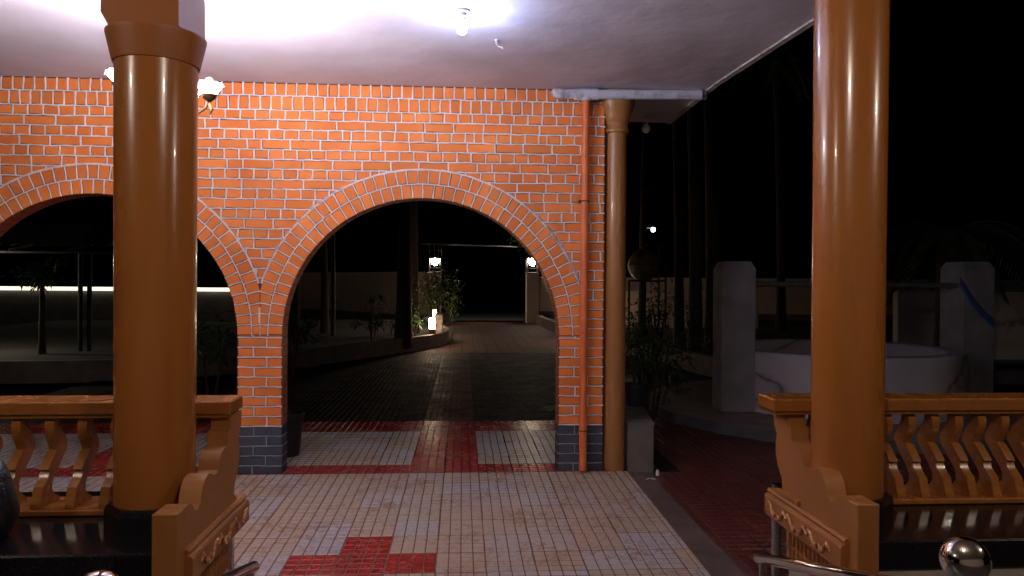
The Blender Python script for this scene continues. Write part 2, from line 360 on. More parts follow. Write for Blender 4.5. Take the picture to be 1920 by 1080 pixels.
yd = MB(); yd.keep = True
def yard(ix, iy, xc, yc):
    if (xc-4.95)**2+(yc-9.4)**2 < 2.35**2: return None
    if xc < 1.75 and yc < 7.0: return None
    if xc < 1.6 or (xc < 2.05 and 6.4 < yc < 8.2): return None
    return 0, tile_tone(ix, iy)
pad_floor(yd, 1.6, 6.0, 2.9, 9.2, yard)
for v in range(len(yd.v)): yd.v[v] = (yd.v[v][0], yd.v[v][1], yd.v[v][2]-0.012)
yd.add([(XR+.27, 2.6, fz(2.6)-.018), (9, 2.6, fz(2.6)-.018), (9, 6.44, -.018), (XR+.27, 6.44, -.018)], [(0, 1, 2, 3)], 1)
yd.add([(XR+.01, 6.44, -.018), (9, 6.44, -.018), (9, 9.2, -.018), (XR+.01, 9.2, -.018)], [(0, 1, 2, 3)], 1)
structure(yd, 'side_yard', ['pad_yard', 'grout_dark'])
g = MB(); g.add([(-90, -20, -.16), (90, -20, -.16), (90, 160, -.16), (-90, 160, -.16)], [(0, 1, 2, 3)])
structure(g, 'ground', 'soil')
rd = MB(); rd.add([(-30, 32.5, -.01), (30, 32.5, -.01), (30, 40, -.01), (-30, 40, -.01)], [(0, 1, 2, 3)])
structure(rd, 'road', 'kerb_grey')

# ================================================================== BRICK ARCADE WALL
YW = 6.46; TH = 0.18; ZT = 3.352; SP = 1.19; RI = 1.19; RO = 1.44
ARCH = [(-0.3455, RI), (-3.105, RI)]
PIERS = [(-4.675, -4.295), (-1.915, -1.5355), (0.8445, 1.246)]
XL, XRW = -4.675, 1.246
wall = thing('arcade_wall', (-0.35, YW, 0), 'orange painted brick wall with white pointing and round arches', 'brick wall')
CH = 0.0847; ZB = 0.41
s_ = MB(); s_.keep = True
for a, b in PIERS:
    # pier shells up to the springing: dado and orange part
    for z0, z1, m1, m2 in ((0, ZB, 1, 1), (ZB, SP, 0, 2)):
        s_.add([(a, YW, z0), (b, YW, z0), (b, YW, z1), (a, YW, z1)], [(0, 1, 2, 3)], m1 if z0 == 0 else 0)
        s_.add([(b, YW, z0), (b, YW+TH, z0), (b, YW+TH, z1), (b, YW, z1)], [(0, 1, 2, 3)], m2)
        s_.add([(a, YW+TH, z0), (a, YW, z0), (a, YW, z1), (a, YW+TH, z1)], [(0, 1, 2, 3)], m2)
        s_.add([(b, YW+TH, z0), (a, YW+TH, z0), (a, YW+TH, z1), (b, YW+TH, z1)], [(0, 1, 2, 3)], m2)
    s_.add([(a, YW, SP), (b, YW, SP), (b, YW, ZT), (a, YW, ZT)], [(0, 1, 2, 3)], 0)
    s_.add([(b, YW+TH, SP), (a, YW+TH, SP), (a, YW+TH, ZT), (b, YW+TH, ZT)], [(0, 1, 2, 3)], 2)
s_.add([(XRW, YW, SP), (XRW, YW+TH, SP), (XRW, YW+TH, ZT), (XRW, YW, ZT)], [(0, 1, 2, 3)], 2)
NA = 72
for cx, r in ARCH:
    for k in range(NA):
        t0, t1 = PI-PI*k/NA, PI-PI*(k+1)/NA
        xa, za, xb, zb = cx+r*math.cos(t0), SP+r*math.sin(t0), cx+r*math.cos(t1), SP+r*math.sin(t1)
        s_.add([(xa, YW, za), (xb, YW, zb), (xb, YW, ZT), (xa, YW, ZT)], [(0, 1, 2, 3)], 0)
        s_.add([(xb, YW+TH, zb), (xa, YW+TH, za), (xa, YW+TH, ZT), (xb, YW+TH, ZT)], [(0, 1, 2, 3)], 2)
        s_.add([(xa, YW+TH, za), (xb, YW+TH, zb), (xb, YW, zb), (xa, YW, za)], [(0, 1, 2, 3)], 2, smooth=True)

def brick_poly(mb, pts, proud=0.004, mi=0, jit=0.0028, y=YW):
    """a brick face: polygon in x,z, inset already, standing proud of the joint bed"""
    P = [(p[0]+rnd.uniform(-jit, jit), p[1]+rnd.uniform(-jit, jit)) for p in pts]
    n = len(P); cx = sum(p[0] for p in P)/n; cz = sum(p[1] for p in P)/n
    e = 0.003; tone = rnd.random()
    Q = []
    for p in P:
        d = math.hypot(cx-p[0], cz-p[1]) or 1; Q.append((p[0]+(cx-p[0])/d*e, p[1]+(cz-p[1])/d*e))
    tilt = rnd.uniform(-.0008, .0008)
    V = [(p[0], y, p[1]) for p in P]+[(q[0], y-proud+tilt*(1 if q[1] > cz else -1), q[1]) for q in Q]
    mb.add(V, [tuple(range(n, 2*n))]+[(i, (i+1) % n, n+(i+1) % n, n+i) for i in range(n)], mi, tone)
def ribbon(mb, pts, wd=0.0115, y0=YW, proud=0.0058, mi=0, wob=0.0026, step=0.03):
    """a hand-drawn bead of white pointing along a polyline in x,z"""
    L = []
    for (a, b) in zip(pts[:-1], pts[1:]):
        d = math.hypot(b[0]-a[0], b[1]-a[1]); n = max(1, int(d/step))
        for i in range(n): L.append((a[0]+(b[0]-a[0])*i/n, a[1]+(b[1]-a[1])*i/n))
    L.append(pts[-1])
    V = []; ww = wd; off = 0.0
    for i, p in enumerate(L):
        q, r = L[max(i-1, 0)], L[min(i+1, len(L)-1)]
        dx, dz = r[0]-q[0], r[1]-q[1]; d = math.hypot(dx, dz) or 1; nx, nz = -dz/d, dx/d
        off = off*0.6+rnd.uniform(-wob, wob)*0.8; ww = ww*0.6+(wd+rnd.uniform(-.0035, .0035))*0.4
        h = max(ww, 0.005)/2
        V += [(p[0]+nx*(off-h), y0-.0002, p[1]+nz*(off-h)), (p[0]+nx*(off-h*.6), y0-proud, p[1]+nz*(off-h*.6)), (p[0]+nx*(off+h*.6), y0-proud, p[1]+nz*(off+h*.6)), (p[0]+nx*(off+h), y0-.0002, p[1]+nz*(off+h))]
    F = []
    for i in range(len(L)-1):
        for k in range(3): F.append((4*i+k, 4*i+k+1, 4*i+4+k+1, 4*i+4+k))
    mb.add(V, F, mi, rnd.random())
def chord(z, r=RO):
    h = z-SP
    return math.sqrt(r*r-h*h) if 0 <= h < r else (0.0 if h >= r else None)
def spans(z):
    """solid field spans of the wall face at height z (outside arch rings)"""
    if z <= SP+0.02:
        return [list(p) for p in PIERS]
    c = chord(z)
    if not c: return [[XL, XRW]]
    out = []; x = XL
    for cx, r in sorted(ARCH):
        if cx-c > x+0.01: out.append([x, cx-c])
        x = max(x, cx+c)
    if XRW > x+0.01: out.append([x, XRW])
    return out
G = 0.009   # half joint
field = MB(); field.keep = True
bead = MB(); bead.keep = True
rows = [(ZT-0.112, ZT, 'sold'), (ZT-0.232, ZT-0.112, 'sold')]
z = ZT-0.232; k = 0
CHF = (ZT-0.232-ZB)/32
while z > ZB+0.01:
    rows.append((z-CHF, z, 'head' if k % 2 == 0 else 'str')); z -= CHF; k += 1
k = 0
while z > 0.02:
    rows.append((max(z-CHF, 0), z, 'bhead' if k % 2 == 0 else 'bstr')); z -= CHF; k += 1
def clipx(a, b, z):
    """clip a brick edge at height z to outside the rings"""
    c = chord(z)
    if not c: return a, b
    for cx, r in ARCH:
        l, h = cx-c, cx+c
        if a < l and b > h: return (a, l) if (l-a) > (b-h) else (h, b)
        if a >= l and b <= h: return None
        if a < l < b: b = l
        elif a < h < b: a = h
    return a, b
for ri, (z0, z1, kind) in enumerate(rows):
    zm = (z0+z1)/2; blue = kind[0] == 'b'; mi = 1 if blue else 0
    low = zm < SP+0.06
    cuts = []
    if low:
        for a, b in PIERS:
            wd = b-a; p = 0.36 if (ri % 2 == 0) else 0.64
            cuts.append([a, a+wd*p+rnd.uniform(-.006, .006), b])
    else:
        xs = [XL]; step = {'sold': .0895, 'head': .1235, 'str': .249}[kind]
        x = XL - (rnd.uniform(0, step))
        while x < XRW:
            x += step*rnd.uniform(.96, 1.04)
            if kind == 'str' and rnd.random() < .10: x -= step*.5
            if kind == 'head' and rnd.random() < .04: x -= step*.4
            if x > XL+.04 and x < XRW-.035: xs.append(x)
        xs.append(XRW); cuts.append(xs)
    for xs in cuts:
        for a, b in zip(xs[:-1], xs[1:]):
            t = clipx(a, b, z1) if not low else (a, b); bt = clipx(a, b, z0) if not low else (a, b)
            crown = (z1-SP) >= RO
            if crown: t = (a, b); bt = (a, b)
            if t is None: continue
            if bt is None or bt[1]-bt[0] < .03:
                if t[1]-t[0] < .03:
                    s = t[0] if t[0] <= a+1e-6 else t[1]
                    bead.add([(t[0]-.006, YW-.0042, z1), (t[1]+.006, YW-.0042, z1), (s, YW-.0042, z0+.01)], [(0, 1, 2)], 0)
                    continue
                # wedge: lower edge vanishes under the ring
                s = t[0] if t[0] <= a+1e-6 else t[1]
                if bt is None: bt = (s, s)
            pts = [(bt[0]+G, z0+G), (max(bt[1]-G, bt[0]+G+.004), z0+G), (t[1]-G, z1-G), (t[0]+G, z1-G)]
            if t[1]-t[0] < 2.6*G:
                bead.add([(t[0], YW-.0042, z1), (t[1], YW-.0042, z1), (bt[1], YW-.0042, z0), (bt[0], YW-.0042, z0)], [(0, 1, 2, 3)], 0)
                continue
            if not low and not crown and len(pts) == 4:
                # follow the curve of the ring where only the lower corner is cut
                def zc(x):
                    for cx_, r_ in ARCH:
                        if abs(x-cx_) < RO: return SP+math.sqrt(RO*RO-(x-cx_)**2)
                    return None
                q = list(pts)
                if bt[1] < b-.004 and abs(t[1]-b) < 1e-6 and zc(b) and z0+.01 < zc(b) < z1-G-.004: q.insert(2, (b-G, zc(b)+.002))
                if bt[0] > a+.004 and abs(t[0]-a) < 1e-6 and zc(a) and z0+.01 < zc(a) < z1-G-.004: q.append((a+G, zc(a)+.002))
                pts = q
            if abs(pts[1][0]-pts[0][0]) < .006: pts.pop(1)
            brick_poly(field, pts, mi=mi)
        # upright beads
        for x in xs[1:-1]:
            zz0, zz1 = z0, z1
            if not low and not ((z1-SP) >= RO):
                ins = [cx for cx, r in ARCH if abs(x-cx) < RO]
                if ins:
                    h = SP+math.sqrt(RO*RO-(x-ins[0])**2)
                    if h > z1-.02: continue
                    zz0 = max(z0, h)
            ribbon(bead, [(x+rnd.uniform(-.002, .002), zz0), (x, zz1)], mi=1 if blue else 0, wd=0.0145 if not blue else .009)
    # bed beads along the bottom of the row
    if z0 > 0.005:
        lst = [list(p) for p in PIERS] if z0 <= SP+.06 else spans(z0)
        for a, b in lst:
            ribbon(bead, [(a+.002, z0), (b-.002, z0)], mi=1 if z0 < ZB-.01 else 0, wd=0.0122 if z0 > ZB-.01 else .0085)
s_.v += []
# merge shell and field faces into one mesh part
def merge(dst, src, mm):
    o = len(dst.v); dst.v += src.v
    for f, m, t, q in zip(src.f, src.m, src.t, src.sm): dst.f.append(tuple(i+o for i in f)); dst.m.append(mm[m]); dst.t.append(t); dst.sm.append(q)
dado = MB(); dado.keep = True
upper = MB(); upper.keep = True
def split(src, mats_map, zcut=ZB-.001):
    for f, m, t, q in zip(src.f, src.m, src.t, src.sm):
        P = [src.v[i] for i in f]; zc = sum(p[2] for p in P)/len(P)
        (dado if zc < zcut else upper).add(P, [tuple(range(len(P)))], mats_map[m], t, q)
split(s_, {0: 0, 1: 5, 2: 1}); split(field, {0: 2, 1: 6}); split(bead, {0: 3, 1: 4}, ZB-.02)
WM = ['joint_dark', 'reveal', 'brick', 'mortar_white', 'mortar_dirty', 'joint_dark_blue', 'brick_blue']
upper.build('brickwork', WM, wall)
dd = dado.build('painted_base', WM, wall); dd['label'] = 'dark blue painted brick base courses'
# reveal joints: thin pointing seen on the inner faces of the piers and soffits
# ---- arch rings
def clip_half(poly, x, keep_left):
    out = []
    for i in range(len(poly)):
        p, q = poly[i], poly[(i+1) % len(poly)]
        ip = (p[0] <= x) == keep_left or abs(p[0]-x) < 1e-9; iq = (q[0] <= x) == keep_left or abs(q[0]-x) < 1e-9
        if ip: out.append(p)
        if ip != iq:
            u = (x-p[0])/(q[0]-p[0]); out.append((x, p[1]+u*(q[1]-p[1])))
    return out
for ai, (cx, r) in enumerate(ARCH):
    ring = MB(); ring.keep = True
    YR = YW-.0065
    mids = [(cx-RI-.19, False), (cx+RI+.19, True)] if ai == 1 else [(cx-RI-.19, False), (XRW, True)]
    # backing
    for k in range(NA):
        t0, t1 = PI-PI*k/NA, PI-PI*(k+1)/NA
        q = [(cx+r_*math.cos(t), SP+r_*math.sin(t)) for r_, t in ((RI, t0), (RI, t1), (RO, t1), (RO, t0))]
        for x, kl in mids: q = clip_half(q, x, kl)
        if len(q) < 3: continue
        ring.add([(p[0], YR, p[1]) for p in q], [tuple(range(len(q)))], 0)
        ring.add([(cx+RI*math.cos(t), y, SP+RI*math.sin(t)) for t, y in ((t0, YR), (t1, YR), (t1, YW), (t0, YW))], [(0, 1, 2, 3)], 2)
        ring.add([(cx+RO*math.cos(t), y, SP+RO*math.sin(t)) for t, y in ((t0, YR), (t1, YR), (t1, YW), (t0, YW))], [(0, 1, 2, 3)], 0) if len(q) == 4 else None
    for (ra, rb, nb, ph) in ((RI, RI+.124, 44, 0.0), (RI+.124, RO, 47, 0.0)):
        ang = [PI*j/nb+(rnd.uniform(-.004, .004) if 0 < j < nb else 0) for j in range(nb+1)]
        for j in range(nb):
            a0, a1 = ang[j], ang[j+1]; rm = (ra+rb)/2; ga = G/rm
            pts = [(cx+rr*math.cos(t), SP+rr*math.sin(t)) for rr, t in ((ra+(G if ra > RI else .003), a0+ga), (rb-G, a0+ga), (rb-G, a1-ga), (ra+(G if ra > RI else .003), a1-ga))]
            for x, kl in mids: pts = clip_half(pts, x-G*.45 if kl else x+G*.45, kl)
            if len(pts) >= 3:
                w_ = max(p[0] for p in pts)-min(p[0] for p in pts); h_ = max(p[1] for p in pts)-min(p[1] for p in pts)
                if w_ > .02 and h_ > .02: brick_poly(ring, pts, mi=1, y=YR)
            if j:
                p0, p1 = (cx+(ra+.002)*math.cos(a0), SP+(ra+.002)*math.sin(a0)), (cx+rb*math.cos(a0), SP+rb*math.sin(a0))
                if all((p1[0] <= x) == kl for x, kl in mids): ribbon(ring, [p0, p1], y0=YR, mi=3, wd=.0118)
                elif rb < RO: ribbon(ring, [p0, p1], y0=YR, mi=3, wd=.0118)
                else:
                    x, kl = [m for m in mids if (p1[0] <= m[0]) != m[1]][0]
                    u = (x-p0[0])/(p1[0]-p0[0])
                    if u > .1: ribbon(ring, [p0, (x, p0[1]+u*(p1[1]-p0[1]))], y0=YR, mi=3, wd=.0118)
        n = 60
        for j0 in range(0, n, 1):
            A = [PI*(j0+i/2)/n for i in range(3)]
            pp = [(cx+rb*math.cos(t), SP+rb*math.sin(t)) for t in A]
            if all((p[0] <= x) == kl for p in pp for x, kl in mids): ribbon(ring, pp, y0=YR, mi=3, wd=.012 if rb < RO else .017, wob=.0016)
    # soffit joints: short dark lines where the ring bricks turn under the arch
    for j in range(1, 42):
        t = PI*j/42; c_, s__ = math.cos(t), math.sin(t); e = .003/RI
        P = []
        for tt, y in ((t-e, YW-.004), (t+e, YW-.004), (t+e, YW+TH-.004), (t-e, YW+TH-.004)):
            P.append((cx+(RI-.0015)*math.cos(tt), y, SP+(RI-.0015)*math.sin(tt)))
        ring.add(P, [(0, 1, 2, 3)], 4)
    if ai == 0: ribbon(ring, [(cx-RI-.19, 1.30), (cx-RI-.19, 1.43)], y0=YR-.0006, mi=3, wd=.020, wob=.004); ribbon(ring, [(cx-RI-.19, 1.19), (cx-RI-.19, 1.30)], y0=YR, mi=3, wd=.008)
    # thick uneven smears of pointing along the outer edge
    for j in range(46 if ai == 0 else 0):
        a_ = R(8+j*1.3) if j < 34 else R(118+(j-34)*3)
        L_ = rnd.uniform(.012, .03)
        if rnd.random() < .8: ribbon(ring, [(cx+(RO+.004)*math.cos(a_), SP+(RO+.004)*math.sin(a_)), (cx+(RO+.006)*math.cos(a_+L_), SP+(RO+.006)*math.sin(a_+L_))], y0=YR, mi=5, wd=rnd.uniform(.018, .036), wob=.006, step=.012)
    ring.build('arch_ring', ['joint_dark', 'brick', 'reveal', 'mortar_white', 'joint_dark', 'mortar_smear'], wall)
rv = MB(); rv.keep = True
for a, b in PIERS:
    for zz in [r_[0] for r_ in rows if .02 < r_[0] < SP]:
        for x, sg in ((a, -1), (b, 1)):
            m_ = 0 if zz > ZB-.01 else 1
            rv.box(min(x, x+sg*.0022), max(x, x+sg*.0022), YW+.002, YW+TH-.002, zz-.0035, zz+.0035, m_)
rv.build('reveal_pointing', ['joint_dark', 'mortar_dirty'], wall)

# ================================================================== PORCH ROOF
roof = thing('porch_roof', (0, 4.6, ZT), 'flat grey plastered porch roof slab above the brick arcade', 'roof')
rf = MB()
edge = [(2.40, 2.6), (2.247, 4.632), (2.144, 6.157), (2.165, 7.68)]
poly = [(-6, 2.6)]+edge+[(-6, 7.74)]
rf.prism([(p[0], p[1]) for p in poly], 'z', ZT, ZT+.22)
rf.build('slab', 'ceiling_paint', roof)
dp = MB()
for (a, b) in zip(edge[:-1], edge[1:]):
    d = Vector((b[0]-a[0], b[1]-a[1], 0)).normalized(); n_ = Vector((d.y, -d.x, 0))
    P = [Vector((a[0], a[1], 0))-n_*.035, Vector((b[0], b[1], 0))-n_*.035, Vector((b[0], b[1], 0))+n_*.012, Vector((a[0], a[1], 0))+n_*.012]
    dp.prism([(p.x, p.y) for p in P], 'z', ZT-.014, ZT+.20)
dp.build('drip_edge', 'edge_white', roof)

# ================================================================== COLUMNS
def col_thing(name, x, y, label, cat='column', group=None): return thing(name, (x, y, 0), label, cat, group)
SZ = 0.757
def veranda_column(x, y, label, capital):
    t = col_thing('porch_column', x, y, label)
    m = MB(); r = .140 if capital else .1345
    top = 2.50 if capital else 3.10
    m.lathe(x, y, [(r, SZ+.08), (r, SZ+.5), (r+.001, 1.7), (r+.004, top)], 64)
    m.build('shaft', 'column_paint', t)
    p = MB(); p.lathe(x, y, [(.170, SZ), (.170, SZ+.055), (.164, SZ+.075), (.158, SZ+.08)], 8, a0=PI/8, smooth=False)
    p.build('base', 'granite', t)
    if capital:
        c = MB(); c.lathe(x, y, [(.142, 2.452), (.149, 2.453), (.151, 2.46), (.171, 2.548), (.173, 2.556), (.173, 2.562), (.05, 2.563)], 64)
        c.build('capital', 'capital_paint', t)
        b = MB(); hx = .124
        b.prism([(x-hx-.022, 2.985), (x-hx-.022, 2.61), (x-hx+.01, 2.552), (x+hx-.01, 2.552), (x+hx, 2.57), (x+hx, 2.985)], 'y', y-.122, y+.15)
        b.build('abacus', 'capital_paint', t)
    return t
veranda_column(-1.143, 2.85, 'thick glossy brown round column with a flared capital, beside the left balustrade', True)
veranda_column(1.532, 2.85, 'thick glossy orange-brown round column without visible capital, beside the right balustrade', False)
t = col_thing('porch_column', 1.356, 6.53, 'slim brown round column at the right end of the brick wall, behind the orange downpipe')
m = MB(); m.lathe(1.356, 6.53, [(.102, 0), (.100, .03), (.098, 1.2), (.094, 3.0)], 40); m.build('shaft', 'far_column_paint', t)
m = MB(); m.lathe(1.356, 6.53, [(.096, 2.985), (.112, 2.99), (.116, 3.01), (.104, 3.03), (.104, 3.07), (.120, 3.09), (.124, 3.12), (.14, 3.17), (.165, 3.24), (.17, 3.30), (.17, ZT-.003)], 40)
m.build('capital', 'far_column_paint', t)

# ================================================================== VERANDA (floor, bench walls, ceiling behind camera)
vf = MB(); vf.box(-6, 7, -3, 2.35, .12, .30)
structure(vf, 'veranda_floor', 'floor_dark')
vs_ = MB(); vs_.box(-.78, 1.22, 2.352, 2.62, .02, .16); structure(vs_, 'steps', 'cream_tile')
vc = MB(); vc.box(-6, 7, -3, 2.55, 3.0, 3.2); vc.box(-6, 7, 2.70, 3.0, 2.99, ZT-.003); structure(vc, 'veranda_ceiling', 'cream_wall')
hw = MB(); hw.box(-6, 7, -3.2, -3.002, 0, 3.2); structure(hw, 'house_wall', 'cream_wall')

def bench(x0, x1, label):
    t = thing('bench_seat', ((x0+x1)/2, 2.8, .3), label, 'built-in bench', 'granite bench seats of the veranda')
    m = MB(); m.box(x0, x1, 2.50, 3.26, SZ-.105, SZ, bev=.006); m.build('seat_slab', 'granite', t)
    m = MB(); m.box(x0, x1, 2.506, 3.20, .05, SZ-.107); m.build('riser', 'cream_tile', t)
bench(-5.5, -1.0, 'black polished granite bench top below the left balustrade')
bench(1.46, 6.5, 'black polished granite bench top below the right balustrade')

BP = [(.344, 3.03, 3.075), (.32, 3.03, 3.075), (.318, 3.022, 3.07), (.30, 3.017, 3.072), (.27, 3.02, 3.088), (.25, 3.028, 3.102), (.225, 3.043, 3.120), (.200, 3.056, 3.121),
      (.196, 3.040, 3.120), (.168, 3.010, 3.095), (.150, 2.992, 3.078), (.137, 2.981, 3.064), (.133, 2.992, 3.060), (.11, 2.984, 3.035), (.09, 2.962, 3.018), (.078, 2.944, 3.012), (.05, 2.936, 3.012), (.03, 2.93, 3.03), (.012, 2.922, 3.062), (0, 2.922, 3.066)]
def slat_mesh():
    m = MB(); poly = [(f, z) for z, f, b in BP]+[(b, z) for z, f, b in BP[::-1]]
    # quads across the profile rather than one big concave face
    n = len(BP); w2 = .0175
    for sx in (-w2, w2):
        V = []
        for z, f, b in BP: V += [(sx, f, z), (sx, b, z)]
        m.add(V, [(2*i, 2*i+1, 2*i+3, 2*i+2) for i in range(n-1)])
    for col in (1, 2):
        V = []
        for q in BP: V += [(-w2, q[col], q[0]), (w2, q[col], q[0])]
        m.add(V, [(2*i, 2*i+1, 2*i+3, 2*i+2) for i in range(n-1)], smooth=True)
    for q in (BP[0], BP[-1]): m.add([(-w2, q[1], q[0]), (w2, q[1], q[0]), (w2, q[2], q[0]), (-w2, q[2], q[0])], [(0, 1, 2, 3)])
    return m
slat0 = None
BACK = [(3.175, 1.115), (3.178, 1.09), (3.165, 1.04), (3.14, 1.005), (3.15, .965), (3.148, .92), (3.125, .87), (3.09, .83), (3.075, .79), (3.12, .755)]
FRONT = [(3.03, 1.115), (3.03, 1.065), (3.0, 1.062), (2.995, 1.015), (2.99, 1.005), (2.955, 1.002), (2.92, .99), (2.895, .965), (2.885, .935), (2.865, .925), (2.83, .93), (2.80, .945), (2.765, .948), (2.73, .935),
         (2.705, .905), (2.69, .865), (2.665, .85), (2.635, .858), (2.61, .885), (2.585, .895), (2.535, .895)]
def balustrade(x_in, x_out, label, sgn):
    """x_in: end at the opening, x_out: far end"""
    global slat0
    t = thing('balustrade', ((x_in+x_out)/2, 3.1, SZ), label, 'balustrade')
    a, b = min(x_in, x_out), max(x_in, x_out)
    m = MB(); m.box(a, b, 3.0, 3.17, 1.123, 1.178, bev=.006); m.box(a+.012, b-.012, 3.01, 3.155, 1.112, 1.124); m.build('top_rail', 'rail_paint', t)
    a2, b2 = (a, b-.06) if sgn < 0 else (a+.06, b)
    m = MB(); m.box(a2, b2, 2.905, 3.10, SZ+.001, SZ+.024, bev=.004); m.build('bottom_rail', 'rail_paint', t)
    n = int((b-a)/.108); x = x_in+sgn*.20
    while a+.05 < x < b-.05:
        if slat0 is None:
            o = slat_mesh().build('baluster', 'rail_paint', t); slat0 = o
        else:
            o = bpy.data.objects.new('baluster', slat0.data); COL.objects.link(o); o.parent = t; o.matrix_parent_inverse = Matrix.Translation(-t.location)
        o.location = (x, 0, SZ+.0235); x += sgn*(.1255 if sgn < 0 else .1035)
    # curved end bracket
    xa, xb = (x_in-.085, x_in-.008) if sgn < 0 else (x_in+.075, x_in+.150)
    xf = xb if sgn < 0 else xa           # face towards the opening
    m = MB()
    N_ = 40; # fill the concave outline by slices in z
    def xat(L, z):
        best = []
        for (y0, z0), (y1, z1) in zip(L[:-1], L[1:]):
            if (z0-z)*(z1-z) <= 0 and z0 != z1: best.append(y0+(y1-y0)*(z-z0)/(z1-z0))
        return best
    out = FRONT+[(2.535, SZ)]+[p for p in BACK[::-1]]
    from mathutils.geometry import tessellate_polygon
    tri = tessellate_polygon([[Vector((p[0], p[1], 0)) for p in out]])
    for xx in (xa, xb): m.add([(xx, p[0], p[1]) for p in out], [tuple(q) for q in tri])
    V = [(xa, p[0], p[1]) for p in out]+[(xb, p[0], p[1]) for p in out]; n = len(out)
    m.add(V, [(i, (i+1) % n, n+(i+1) % n, n+i) for i in range(n)], smooth=True)
    br = m.build('end_bracket', 'bracket_paint', t)
    # near post, below seat level too
    m = MB(); m.box(xa-.003, xb+.003, 2.47, 2.534, .63, .896, bev=.004); m.build('post', 'bracket_paint', t)
    # moulded band with carved scroll
    s = -1 if sgn > 0 else 1             # outward direction (towards opening)
    m = MB()
    prof = [(0, .757), (.012, .757), (.020, .748), (.012, .738), (.026, .732), (.030, .724), (.030, .648), (.024, .640), (0, .640)]
    for (u0, z0), (u1, z1) in zip(prof[:-1], prof[1:]):
        m.add([(xf+s*u0, 2.53, z0), (xf+s*u1, 2.53, z1), (xf+s*u1, 3.19, z1), (xf+s*u0, 3.19, z0)], [(0, 1, 2, 3)])
    for yy in (2.53, 3.19): m.add([(xf+s*u, yy, z) for u, z in prof], [tuple(range(len(prof)))])
    m.box(min(xa, xb)+.002, max(xa, xb)-.002, 2.535, 3.185, .640, SZ-.001)
    band = m.build('moulded_band', 'bracket_paint', t)
    c = MB(); xc = xf+s*.031
    y = 2.60; k = 0
    while y < 3.13:
        # S-shaped scroll of a leaf stem with buds
        pts = []; dirn = 1 if k % 2 == 0 else -1
        for i in range(15):
            u = i/14; pts.append((xc+s*.004, y+.085*u, .686+dirn*.020*math.sin(u*2*PI)))
        c.tube(pts, [.004+.004*math.sin(PI*i/14) for i in range(15)], 7)
        cy_, cz_ = y+.02, .686+dirn*.022
        pts = [(xc+s*.004, cy_+.014*math.cos(a)*(1-a/9), cz_-dirn*.004+.014*math.sin(a)*(1-a/9)) for a in [j*.55 for j in range(11)]]
        c.tube(pts, .0035, 6)
        for j in range(3): c.sphere((xc+s*.005, y+.052+.012*j, .686-dirn*(.004+.010*j)), .0075, 8, sq=(1, 1.2, .8))
        y += .092; k += 1
    car = c.build('carved_scroll', 'carving_paint', t)
    # fluted corbel under the band
    m = MB(); x1_, x2_ = min(xf-s*.012, xf-s*.05), max(xf-s*.012, xf-s*.05)
    m.box(x1_, x2_, 2.62, 3.06, .50, .639)
    for i in range(12): yy = 2.635+i*.035; m.tube([(xf-s*.012, yy, .51), (xf-s*.010, yy, .632)], .010, 8)
    for i in range(20): m.sphere((xf-s*.008, 2.63+i*.0215, .56), .010, 8)
    m.build('fluted_corbel', 'bracket_paint', t)
    return t
balustrade(-.915, -3.6, 'brown painted balustrade of S-curved balusters by the left column', -1)
balustrade(1.297, 4.6, 'orange-brown balustrade of S-curved balusters by the right column', 1)

# ================================================================== STEEL HANDRAILS
def handrail(xs, far, near, label, sgn):
    t = thing('handrail', (xs, 2.0, .3), label, 'handrail')
    m = MB(); P = [Vector(far), Vector(near)]; r = .019
    d = (P[1]-P[0]).normalized()
    m.tube([P[0]-d*.004, P[0], P[0]+d*.01, P[1]-Vector((0, .0, .0))], [.006, .015, r, r], 20)
    m.build('top_tube', 'chrome', t)
    for u, nm in ((.06, 0), (.5, 0)):
        q = P[0].lerp(P[1], u); m = MB(); m.tube([(q.x, q.y+.02, .16 if u < .1 else .30), (q.x, q.y+.02, q.z)], .0125, 14); m.build('post', 'steel', t)
    # the bar that ties the far end back up under the band
    m = MB(); q = P[0]; qx = 1.448 if sgn > 0 else -1.012; m.tube([(qx, 3.31, -.07), (qx, 3.31, .74)], .021, 14); m.build('post', 'steel', t)
    m = MB(); m.tube([(near[0], near[1], .30), (near[0], near[1], near[2]+.012)], .021, 20); m.lathe(near[0], near[1], [(.02, near[2]+.01), (.03, near[2]+.022), (.03, near[2]+.034), (.018, near[2]+.04)], 20)
    nw = m.build('newel', 'chrome', t)
    m = MB(); m.sphere((near[0], near[1], near[2]+.083), .05, 40); m.build('ball_finial', 'chrome', t)
handrail(1.05, (1.06, 2.58, .678), (1.097, 1.54, .975), 'chrome stair handrail ending in a ball in front of the right bench', 1)
handrail(-.72, (-.675, 2.48, .717), (-.73, 1.54, .935), 'chrome stair handrail coming out below the left balustrade', -1)

# ================================================================== PIPES ON THE WALL
t = thing('gutter_pipe', (1.4, 6.38, 3.3), 'horizontal white plastic drain pipe under the porch ceiling', 'pipe')
m = MB(); yp = 6.365
m.tube([(.83, yp, 3.288), (1.10, yp, 3.291), (1.60, yp, 3.302), (2.06, yp, 3.312)], .042, 20); m.build('pipe_run', 'pvc_white', t)
m = MB(); m.tube([(.785, yp+.02, 3.315), (.79, yp+.006, 3.302), (.81, yp, 3.292), (.86, yp, 3.288)], [.030, .040, .046, .047], 20)
m.build('elbow', 'pvc_white', t)
m = MB(); m.tube([(.955, yp, 3.289), (1.03, yp, 3.290), (1.16, yp, 3.292)], .050, 20); m.tube([(1.058, yp, 3.29), (1.058, yp, 3.235)], .045, 18); m.build('tee_joint', 'pvc_white', t)
m = MB(); m.tube([(2.02, yp, 3.311), (2.07, yp, 3.312)], .047, 20); m.build('coupling', 'pvc_white', t)
